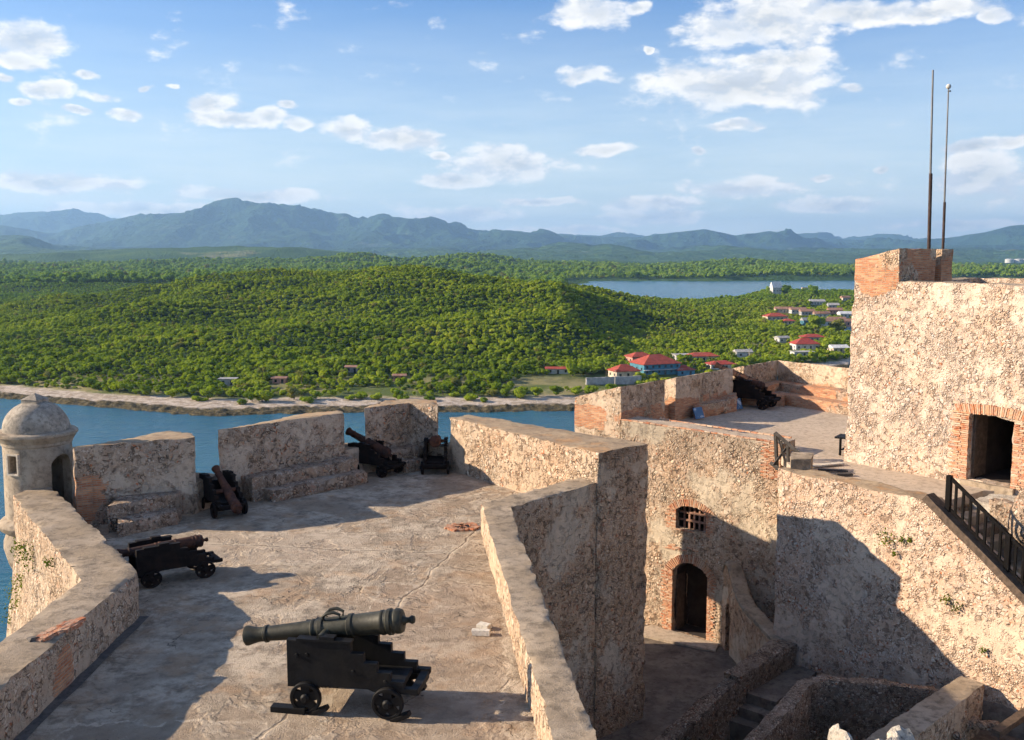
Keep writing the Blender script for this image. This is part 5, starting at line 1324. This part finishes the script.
# shore shrubs seen one by one
for (px, py, k, s) in ((12, 383, 'broad', .9), (38, 384, 'flat', .8), (66, 386, 'broad2', .9), (92, 389, 'broad', 1.0), (120, 393, 'flat', 1), (146, 396, 'broad2', 1.0), (172, 398, 'broad', .9), (196, 401, 'bush', 1.2), (208, 400, 'broad', 1.1), (242, 404, 'bush', 1.2), (252, 402, 'flat', 1), (262, 402, 'broad', 1.0),
                       (266, 402, 'broad2', 1.2), (294, 400, 'broad', 1.1), (306, 403, 'bush', 1.5), (243, 404.5, 'bush', .9), (205, 401.5, 'bush', .8), (316, 399, 'broad', .9), (332, 397, 'flat', .8), (350, 400, 'bush', 1.2), (362, 399, 'bush', 1.6), (376, 400, 'bush', 1.4), (397, 399, 'broad', .9), (404, 401, 'bush', 1.2), (430, 401, 'bush', 1.3), (443, 396, 'tall', .9), (455, 397, 'bush', 1.2), (472, 401, 'bush', 1.5), (484, 402, 'bush', .9), (504, 398, 'broad', .9), (520, 399, 'broad2', 1.0), (536, 397, 'broad', .9), (556, 396, 'broad', 1.0), (576, 395, 'broad2', .9), (592, 393, 'bush', 1.4), (400, 388, 'broad2', 1.0), (420, 384, 'broad', 1.0), (376, 385, 'broad', 1.0), (612, 390, 'bush', 1.3), (640, 386, 'bush', 1.3)):
    x, y, z = hit(px, py)
    taken.append((x, y, 4)); plant(k, x, y, s * (y / 430) * .98, 'green shrub or small tree standing along the sandy far shore', 'shrubs and small trees along the far shore', z=z - .1)
for (px, py, s, lb) in ((606, 380, 1.15, 'palm tree just left of the small red hip roofed house'), (711, 372, 1.1, 'palm tree beside the long red roofed house'), (732, 366, .95, 'palm tree left of the small grey house on the slope'), (668, 366, .8, 'short palm behind the large red roofed building'), (263, 386, 1.1, 'yellowish palm among the trees right of the white shore house'), (302, 388, 1.1, 'palm tree right of the brown shore hut'), (820, 318, 1.3, 'palm standing among the houses of the far village')):
    x, y, z = hit(px, py); taken.append((x, y, 3)); plant('palm', x, y, s, lb, 'palm trees in the village', z=z - .1)
for (px, py, k, s, lb) in ((786, 294, 'broad', 2.4, 'large round dark tree beside the white chapel on the point'), (866 - 52, 296, 'broad2', 2.6, 'round tree standing on the ridge right of the white chapel'), (815, 330, 'broad', 2.3, 'big tree at the edge of the inlet'), (838, 333, 'broad2', 2.4, 'largest light green tree beside the blue inlet'), (832, 352, 'broad', 1.8, 'dark tree between the red roofed house and the keep'), (758, 345, 'broad', 1.2, 'small tree right of the grey house on the slope'), (572, 376, 'broad2', 1.25, 'bright round tree left of the retaining wall'), (684, 363, 'flat', 1.1, 'spreading tree between the two largest red roofs')):
    x, y, z = hit(px, py); taken.append((x, y, 6)); plant(k, x, y, s, lb, 'single trees of the village', z=z - .1)

# ---- houses
def roofmat(name, c): return simple(name, c, .8, 0, .22, .6, .05, .2)
RM = {'red': roofmat('red_roof', (.36, .075, .05)), 'dred': roofmat('dark_red_roof', (.34, .06, .045)), 'brown': roofmat('brown_tiles', (.30, .17, .12)), 'grey': roofmat('grey_roof', (.36, .35, .34)), 'white': roofmat('pale_roof', (.65, .64, .62))}
WM = {'turq': roofmat('turquoise_paint', (.07, .20, .27)), 'white': roofmat('white_paint', (.50, .50, .48)), 'grey': roofmat('grey_plaster', (.38, .37, .36)), 'beige': roofmat('beige_plaster', (.52, .44, .34)), 'blue': roofmat('blue_paint', (.09, .24, .34)), 'pink': roofmat('pink_plaster', (.48, .26, .2))}
M['glass'] = simple('dark_window', (.03, .035, .04), .25, 0, .2, 2, .0, .5)
def house(px, py, w, d, h, rot, roof, wall, label, style='hip', rh=None, name='house', storeys=1, chim=False, dz=0.0, group='houses of the village', ymax=3000):
    x, y, z = hit(px, py, y1=ymax); z = max(z, ZW + .8) + dz
    y += d * .5
    taken.append((x, y, max(w, d) * .62 + 2))
    t = thing(name, (x, y, z), label, 'house', group, R(rot))
    rh = rh or min(w, d) * .22
    b = bmesh.new(); add_box(b, (0, 0, h / 2 - 1.5), (w, d, h + 3)); link('wall', b, WM[wall], t, world=False, smooth=0)
    ov = .6; W, D = w / 2 + ov, d / 2 + ov; b = bmesh.new()
    base = [(-W, -D, h + .02), (W, -D, h + .02), (W, D, h + .02), (-W, D, h + .02)]
    lo = [b.verts.new(v) for v in base]; lo2 = [b.verts.new((v[0], v[1], v[2] + .18)) for v in base]
    for i in range(4): b.faces.new((lo[i], lo[(i + 1) % 4], lo2[(i + 1) % 4], lo2[i]))
    b.faces.new(lo[::-1])
    if style == 'flat': b.faces.new(lo2)
    else:
        inset = D if style == 'hip' else 0
        if style == 'hip' and W < D: inset = W * .8
        r0, r1 = b.verts.new((-W + inset, 0, h + rh)), b.verts.new((W - inset, 0, h + rh))
        b.faces.new((lo2[0], lo2[1], r1, r0)); b.faces.new((lo2[2], lo2[3], r0, r1)); b.faces.new((lo2[1], lo2[2], r1)); b.faces.new((lo2[3], lo2[0], r0))
    link('roof', b, RM[roof], t, world=False, smooth=0)
    n = max(2, int(w / 3.2))
    for st_ in range(storeys):
        for k in range(n):
            X = -w / 2 + w * (k + .5) / n; Z = (st_ + .55) * h / storeys
            b = bmesh.new(); isdoor = (st_ == 0 and k == n // 2)
            add_box(b, (X, -d / 2 - .02, Z - (.35 if isdoor else 0)), (1.1, .12, 2.1 if isdoor else 1.25))
            link('door' if isdoor else 'window', b, M['glass'], t, world=False, smooth=0)
    for k in range(max(1, int(d / 4))):
        b = bmesh.new(); add_box(b, (-w / 2 - .02, -d / 2 + d * (k + .5) / max(1, int(d / 4)), .55 * h), (.12, 1.1, 1.2)); link('window', b, M['glass'], t, world=False, smooth=0)
    if storeys > 1:
        b = bmesh.new(); add_box(b, (0, -d / 2 - .8, h / 2 - .1), (w + .8, 1.7, .18)); link('balcony', b, WM['white'], t, world=False, smooth=0)
    return t
house(625, 379, 12, 9, 3.4, 20, 'red', 'beige', 'small red hip roofed house nearest the shore wall', rh=3.0)
house(657, 374.5, 20, 14, 4.8, 22, 'red', 'turq', 'largest red roofed building with turquoise two storey walls', rh=4.2, storeys=2)
house(640, 364, 12, 8, 3.6, 22, 'red', 'pink', 'red roofed wing behind the large turquoise building', rh=2.2)
house(684, 376, 9, 7, 2.6, 20, 'red', 'blue', 'small red roofed house with blue walls', rh=2.2)
house(703, 362, 17, 8, 3.0, 8, 'red', 'grey', 'long low house with a bright red roof and grey walls', rh=2.0)
house(683, 361, 9, 7, 3.2, 10, 'grey', 'grey', 'grey flat roofed house left of the long red roof', 'flat')
house(722, 370, 13, 8, 2.6, 10, 'dred', 'white', 'dark red roofed house partly hidden behind the battlements', rh=1.8)
house(744, 358, 9, 6, 3.2, 6, 'grey', 'white', 'small pale grey house alone on the dark slope', 'gable', rh=1.5)
house(777, 320.5, 19, 12, 3.5, 8, 'red', 'beige', 'bright red roofed house at the foot of the far hill', rh=3.0)
house(789, 324.5, 10, 8, 2.8, 8, 'red', 'beige', 'small red roofed house below the bright red roofed one', rh=2.0)
house(807, 351, 15, 11, 4.0, 5, 'dred', 'white', 'wide dark red hip roofed house in the hill shade', rh=3.6)
house(814, 342, 15, 9, 3, 5, 'dred', 'grey', 'brownish red roofed house behind the wide dark red roof', rh=2)
house(804, 358, 12, 7, 3.2, 5, 'grey', 'white', 'pale house with posts below the wide dark red roof', 'flat')
house(840, 353, 10, 8, 3, 10, 'white', 'beige', 'white roofed house close to the left edge of the keep', 'gable')
house(783, 343, 8, 6, 3.2, 20, 'grey', 'white', 'small white house on the dark hillside', 'gable')
for (px, py, w, r, wl, lb) in ((785, 313, 17, 'brown', 'beige', 'brown roofed row house, leftmost of the village row'), (799, 313.5, 15, 'brown', 'white', 'brown roofed row house in the middle of the village row'), (808, 315.5, 13, 'brown', 'grey', 'brown roofed house at the right end of the village row'), (823, 318, 14, 'brown', 'white', 'brown roofed white house facing the inlet'), (836, 314, 13, 'brown', 'pink', 'pinkish house up the bank by the inlet'), (847, 318, 13, 'white', 'white', 'tall bright white house beside the edge of the keep'),
                           (826, 326, 14, 'brown', 'white', 'white fronted house on the waterfront'), (838, 324, 14, 'brown', 'beige', 'beige waterfront house with a brown roof'), (848, 327, 12, 'brown', 'pink', 'pink waterfront house nearest the keep'), (807, 325, 8, 'grey', 'turq', 'tiny turquoise house among the trees'), (834, 309, 11, 'grey', 'grey', 'grey house high among the village trees'), (818, 305, 16, 'grey', 'white', 'pale house upper left among the village trees'), (846, 301, 10, 'brown', 'beige', 'small beige house at the top right of the village')):
    house(px, py, w, w * .62, 3.6, random.uniform(-6, 18), r, wl, lb, 'gable', rh=2.4)
house(776.5, 294, 12, 9, 8, 10, 'white', 'white', 'white chapel like building on the green point before the lake', 'gable', rh=8)
house(806, 290, 12, 7, 3.2, 0, 'brown', 'beige', 'low beige house on the ridge before the lake', 'flat')
house(227, 386, 7, 4.5, 3.0, 4, 'grey', 'grey', 'grey flat roofed hut by the left shore', 'flat', group='shore huts')
house(279, 384, 6, 4, 2.2, 0, 'brown', 'pink', 'brown roofed hut among the shore trees', 'gable', group='shore huts')
house(352, 373, 6, 4, 2.4, -5, 'brown', 'grey', 'brown roofed hut half hidden up the slope', 'gable', group='shore huts')
house(399, 381, 5.5, 4, 2.2, 5, 'brown', 'pink', 'small low brown hut above the shore meadow', 'gable', group='shore huts')
house(558, 374, 11, 5, 2.2, 0, 'red', 'white', 'long low hut with a thin red roof left of the village', 'gable', rh=1.0, group='shore huts')
# retaining wall in front of the first house
a, c = hit(586, 385), hit(641, 385); b = bmesh.new()
d = Vector((c[0] - a[0], c[1] - a[1], 0)); add_box(b, ((a[0] + c[0]) / 2, (a[1] + c[1]) / 2, a[2] + 1.0), (d.length, .8, 4.2), Matrix.Rotation(math.atan2(d.y, d.x), 3, 'Z'))
dress(b, 1.2, .15); o = link('terrace_retaining_wall', b, WM['grey']); base_tag(o, a, 'long grey retaining wall in front of the red roofed shore house', 'wall')
taken.append(((a[0] + c[0]) / 2, a[1] - 3, 16))
for (px, pb, pt, lb) in ((615, 386, 370, 'pale utility pole in front of the small red roofed house'), (749, 362, 348, 'utility pole beside the small pale grey house')):
    x, y, z = hit(px, pb); h = (pb - pt) / 1000 * y
    t = thing('utility_pole', (x, y, z), lb, 'pole'); b = bmesh.new(); add_tube(b, [(0, 0, -1), (0, 0, h)], [.22, .14], 8); link('post', b, M['frame'], t, world=False)
    b = bmesh.new(); add_box(b, (0, 0, h * .9), (1.8, .15, .15)); link('crossarm', b, M['wood'], t, world=False, smooth=0)
for k, px in enumerate((1003, 1012, 1019)):
    Y = 5200; x = (px - 512) / 993 * Y; z = gh(x, Y); b = bmesh.new(); add_lathe(b, [(-5, 0), (-5, 21), (17, 21), (19, 12), (20, 0)], (0, 0, 0), (0, 0, 1), 24)
    o = link('storage_tank', b, WM['white']); o.location = (x, Y, z + 6); tag(o, ['leftmost white storage tank on the plain right of the keep merlon', 'middle white storage tank on the plain', 'rightmost white storage tank on the plain'][k], 'tank', 'white tanks on the plain')

# ---- woods: one mass
def forest(name, y0, y1, sp, lo, hi, seed, u0=-260, u1=1010):
    r_ = np.random.default_rng(seed); pts = []
    y = y0
    while y < y1:
        s = sp * (1 + (y - y0) / (y1 - y0) * .3)
        x0, x1 = (u0 - 512) / 993 * y, (u1 - 512) / 993 * y
        n = int((x1 - x0) / s); xs = np.linspace(x0, x1, n) + r_.uniform(-.5, .5, n) * s
        pts.append(np.stack([xs, y + r_.uniform(-.5, .5, n) * s], 1)); y += s * .9
    p = np.concatenate(pts); z, d, lk = land(p[:, 0], p[:, 1]); u = U(p[:, 0], p[:, 1])
    ok = (z > -53.4) & (lk < .05) & (d > 24 + 9 * fbm(p[:, 0] / 25, p[:, 1] / 25, 2, 3))
    # clearings by the shore
    clear = fbm(p[:, 0] / 38, p[:, 1] / 38, 3, 21)
    ok &= ~((clear > .57) & (d < 75) & (u > 300) & (u < 640))
    ok &= ~((d < 46) & (u > 350) & (u < 400)) & ~((d < 40) & (u > 300) & (u < 600) & (r_.random(len(d)) < .45))
    for (tx, ty, tr) in taken: ok &= np.hypot(p[:, 0] - tx, (p[:, 1] - ty) * .8) > tr * .72
    # keep views on to the houses open
    for (tx, ty, tr) in taken:
        if tr > 4.5: ok &= ~((abs(p[:, 0] - tx * p[:, 1] / ty) < tr * .6) & (p[:, 1] < ty) & (p[:, 1] > ty - 14 - ty * (.035 if ty > 700 else .012)))
    p = p[ok]; z = z[ok]; n = len(p)
    me = bpy.data.meshes.new(name); me.vertices.add(n); me.vertices.foreach_set('co', np.stack([p[:, 0], p[:, 1], z - .2], 1).astype(np.float32).ravel())
    clump = fbm(p[:, 0] / 30, p[:, 1] / 30, 3, 33)
    sc = (lo + (hi - lo) * np.clip(r_.normal(.4, .25, n) + (clump - .5) * 1.6, 0, 1.2)).astype(np.float32)
    at = me.attributes.new('size', 'FLOAT', 'POINT'); at.data.foreach_set('value', sc)
    at = me.attributes.new('turn', 'FLOAT', 'POINT'); at.data.foreach_set('value', r_.uniform(0, 6.28, n).astype(np.float32))
    at = me.attributes.new('sort', 'INT', 'POINT'); at.data.foreach_set('value', r_.integers(0, 4, n).astype(np.int32))
    print(name, n)
    o = bpy.data.objects.new(name, me); COL.objects.link(o); tag(o, kind='stuff'); o['label'] = {'hillside_forest': 'dense green forest covering the hill across the channel', 'distant_forest': 'green woods on the low hills behind'}[name]; o['category'] = 'forest'
    g = bpy.data.node_groups.new(name, 'GeometryNodeTree'); g.interface.new_socket('Geometry', in_out='INPUT', socket_type='NodeSocketGeometry'); g.interface.new_socket('Geometry', in_out='OUTPUT', socket_type='NodeSocketGeometry')
    gi_, go_ = g.nodes.new('NodeGroupInput'), g.nodes.new('NodeGroupOutput'); join = g.nodes.new('GeometryNodeJoinGeometry')
    def named(nm, ty):
        q = g.nodes.new('GeometryNodeInputNamedAttribute'); q.data_type = ty; q.inputs['Name'].default_value = nm; return q.outputs[0]
    size, turn, sort = named('size', 'FLOAT'), named('turn', 'FLOAT'), named('sort', 'INT')
    cx = g.nodes.new('ShaderNodeCombineXYZ'); g.links.new(turn, cx.inputs[2])
    for k, kind in enumerate(('broad', 'broad2', 'flat', 'tall')):
        oi = g.nodes.new('GeometryNodeObjectInfo'); oi.inputs[0].default_value = protos[kind]; oi.inputs['As Instance'].default_value = True
        cmp = g.nodes.new('FunctionNodeCompare'); cmp.data_type = 'INT'; cmp.operation = 'EQUAL'; g.links.new(sort, cmp.inputs[2]); cmp.inputs[3].default_value = k
        ip = g.nodes.new('GeometryNodeInstanceOnPoints'); g.links.new(gi_.outputs[0], ip.inputs['Points']); g.links.new(cmp.outputs[0], ip.inputs['Selection']); g.links.new(oi.outputs['Geometry'], ip.inputs['Instance'])
        g.links.new(cx.outputs[0], ip.inputs['Rotation']); g.links.new(size, ip.inputs['Scale']); g.links.new(ip.outputs[0], join.inputs[0])
    g.links.new(join.outputs[0], go_.inputs[0])
    md = o.modifiers.new('woods', 'NODES'); md.node_group = g
forest('hillside_forest', 392, 1480, 3.7, .32, .82, 5)
forest('distant_forest', 1500, 3600, 15, 1.5, 2.8, 6, -120, 1080)
# ================================================================== SKY, AIR, SUN, CAMERA
CAP = 9
W = bpy.data.worlds.new('World'); S.world = W; W.use_nodes = True; W.node_tree.nodes.clear()
nt = NT(W.node_tree); out = nt.n('ShaderNodeOutputWorld'); bg = nt.n('ShaderNodeBackground')
sky = nt.n('ShaderNodeTexSky', {'sky_type': 'NISHITA', 'sun_disc': False, 'sun_elevation': R(SUN_EL), 'sun_rotation': R(-(90 - SUN_AZ)), 'altitude': 60, 'air_density': 1.0, 'dust_density': .6, 'ozone_density': 1.6})
gen = nt.n('ShaderNodeTexCoord').outputs['Generated']
v = nt.vmath('NORMALIZE', gen); sp = nt.n('ShaderNodeSeparateXYZ', None, Vector=v)
az = nt.math('ARCTAN2', sp.outputs[0], sp.outputs[1]); el = nt.math('ARCSINE', sp.outputs[2])
ae = nt.n('ShaderNodeCombineXYZ', None, X=az, Y=el, Z=0.0).outputs[0]
def ang(px, py):
    r = Vector(ray(px, py)).normalized(); return math.atan2(r.x, r.y), math.asin(r.z)
CL = [(25, 38, 48, 17), (20, 61, 20, 9), (48, 90, 27, 10), (5, 77, 12, 5), (97, 95, 22, 6), (85, 76, 12, 5), (122, 113, 21, 8), (80, 110, 14, 5), (20, 101, 13, 4),
      (172, 87, 10, 4), (147, 88, 9, 4), (212, 104, 34, 13), (232, 118, 50, 11), (268, 114, 22, 11), (290, 102, 14, 6), (300, 123, 20, 9), (345, 129, 34, 13), (400, 137, 56, 14), (440, 155, 14, 5),
      (505, 164, 68, 22), (455, 182, 45, 10), (60, 183, 95, 12), (255, 196, 95, 10), (150, 211, 130, 8), (460, 215, 70, 10), (545, 203, 55, 6), (592, 14, 46, 20), (640, 8, 16, 7), (583, 74, 33, 13), (645, 75, 9, 4),
      (770, 20, 95, 34), (735, 84, 115, 30), (770, 62, 80, 14), (845, 90, 15, 7), (850, 12, 95, 16), (935, 10, 60, 13), (990, 15, 15, 9), (735, 125, 36, 7), (609, 149, 36, 8), (697, 150, 10, 5), (975, 146, 32, 8), (1012, 143, 20, 8), (990, 176, 64, 24), (738, 188, 64, 13), (838, 203, 62, 10), (655, 205, 55, 11), (655, 217, 70, 9), (820, 178, 12, 4), (960, 225, 80, 6), (560, 230, 90, 6), (650, 50, 8, 4), (880, 168, 10, 4)]
nd = nt.noisec(ae, 22, 3)
warp = nt.vmath('MULTIPLY', nt.vmath('SUBTRACT', nd, (.5, .5, .5)), (.035, .016, 0))
aw = nt.vmath('ADD', ae, warp)
D = None
for (px, py, rx, ry) in CL:
    a, e = ang(px, py)
    q = nt.vmath('LENGTH', nt.vmath('MULTIPLY', nt.vmath('SUBTRACT', aw, (a, e, 0)), (1000 / (rx * 1.12), 1000 / (ry * 1.10), 0)))
    D = q if D is None else nt.math('MINIMUM', D, q)
dens0 = nt.math('SUBTRACT', 1.0, D)
# sky out of view: cloud cover added to whiten and lift the fill light
outside = nt.math('MAXIMUM', nt.mr(nt.math('ABSOLUTE', az), .56, .75), nt.mr(el, .27, .38))
gn = nt.noise(nt.vmath('MULTIPLY', ae, (1, 2.6, 1)), 5.0, 4, .6)
dens0 = nt.math('MAXIMUM', dens0, nt.math('MULTIPLY', nt.math('MULTIPLY', nt.mr(gn, .49, .65, -.2, .9), outside), nt.mr(el, .0, .06)))
fb = nt.noise(nt.vmath('MULTIPLY', ae, (1, 1.9, 1)), 20, 9, .60)
fb2 = nt.noise(nt.vmath('MULTIPLY', nt.vmath('ADD', ae, (.006, -.008, 0)), (1, 1.9, 1)), 20, 5, .60)
dens = nt.math('ADD', dens0, nt.math('MULTIPLY', nt.math('SUBTRACT', fb, .5), 1.7))
alpha = nt.mr(dens, .12, .50)
alpha = nt.math('MULTIPLY', alpha, nt.mr(nt.noise(nt.vmath('MULTIPLY', ae, (1, 2, 1)), 14, 4), .3, .6, .72, .97))
lit = nt.math('ADD', nt.mr(nt.math('SUBTRACT', fb, fb2), -.10, .08), 0.0)
deep = nt.mr(dens, .35, 1.1, 1, .78)
cc = nt.mix(nt.math('MULTIPLY', lit, 1.0, clamp=True), (4.4, 4.65, 5.0), (6.4, 6.25, 6.0))
cc = nt.mix(1, cc, nt.n('ShaderNodeCombineColor', None, i0=deep, i1=nt.math('ADD', nt.math('MULTIPLY', deep, .92), .08), i2=nt.math('ADD', nt.math('MULTIPLY', deep, .86), .14)).outputs[0], 'MULTIPLY')
# thin high veil near the horizon
veil = nt.math('MULTIPLY', nt.mr(el, .02, .25, 1.0, .0, False), nt.mr(nt.noise(nt.vmath('MULTIPLY', ae, (1, 7, 1)), 5, 5, .6), .3, .7, .72, 1.0))
tint = nt.mix(1, sky.outputs[0], SKYTINT, 'MULTIPLY')
base = nt.mix(veil, tint, (4.9, 5.4, 5.5))
skyc = nt.mix(alpha, base, cc)
nt.t.links.new(skyc, bg.inputs[0]); bg.inputs[1].default_value = SKY
nt.t.links.new(bg.outputs[0], out.inputs[0])

L = bpy.data.lights.new('sun', 'SUN'); L.energy = SUNE; L.angle = R(.5); L.color = (1.0, .82, .61)
o = bpy.data.objects.new('sun', L); COL.objects.link(o); o.rotation_euler = s_dir.to_track_quat('Z', 'Y').to_euler(); o.location = (-40, 20, 60)

if HAZE:
    b = prism([(-21000, -300), (21000, -300), (21000, 26500), (-21000, 26500)], -62, 860)
    m = bpy.data.materials.new('haze_air'); m.use_nodes = True; m.node_tree.nodes.clear(); nt = NT(m.node_tree)
    ou = nt.n('ShaderNodeOutputMaterial'); vv = nt.n('ShaderNodeVolumePrincipled', None, Color=HAZEC, Density=HAZE); vv.inputs['Anisotropy'].default_value = .25
    nt.t.links.new(vv.outputs[0], ou.inputs['Volume'])
    o = link('haze', b, m, smooth=0); tag(o, kind='stuff'); o['label'] = 'pale blue haze of the far air'; o['category'] = 'haze'

cam = bpy.data.cameras.new('camera'); co = bpy.data.objects.new('camera', cam); COL.objects.link(co); S.camera = co
cam.sensor_width = 36; cam.lens = 1000 / 1024 * 36; cam.clip_end = 90000; cam.clip_start = .1
co.location = (0, 0, H); co.rotation_euler = (math.pi / 2 - TH, 0, 0)
W.cycles.sampling_method = 'NONE'
S.render.engine = 'CYCLES'; S.render.resolution_x = 1024; S.render.resolution_y = 740
S.view_settings.view_transform = 'Standard'; S.view_settings.look = 'None'; S.view_settings.gamma = 1; S.view_settings.exposure = EXPO
try: S.cycles.volume_bounces = 1; S.cycles.max_bounces = 5; S.cycles.diffuse_bounces = 3; S.cycles.use_adaptive_sampling = True; S.cycles.adaptive_threshold = .03
except Exception: pass
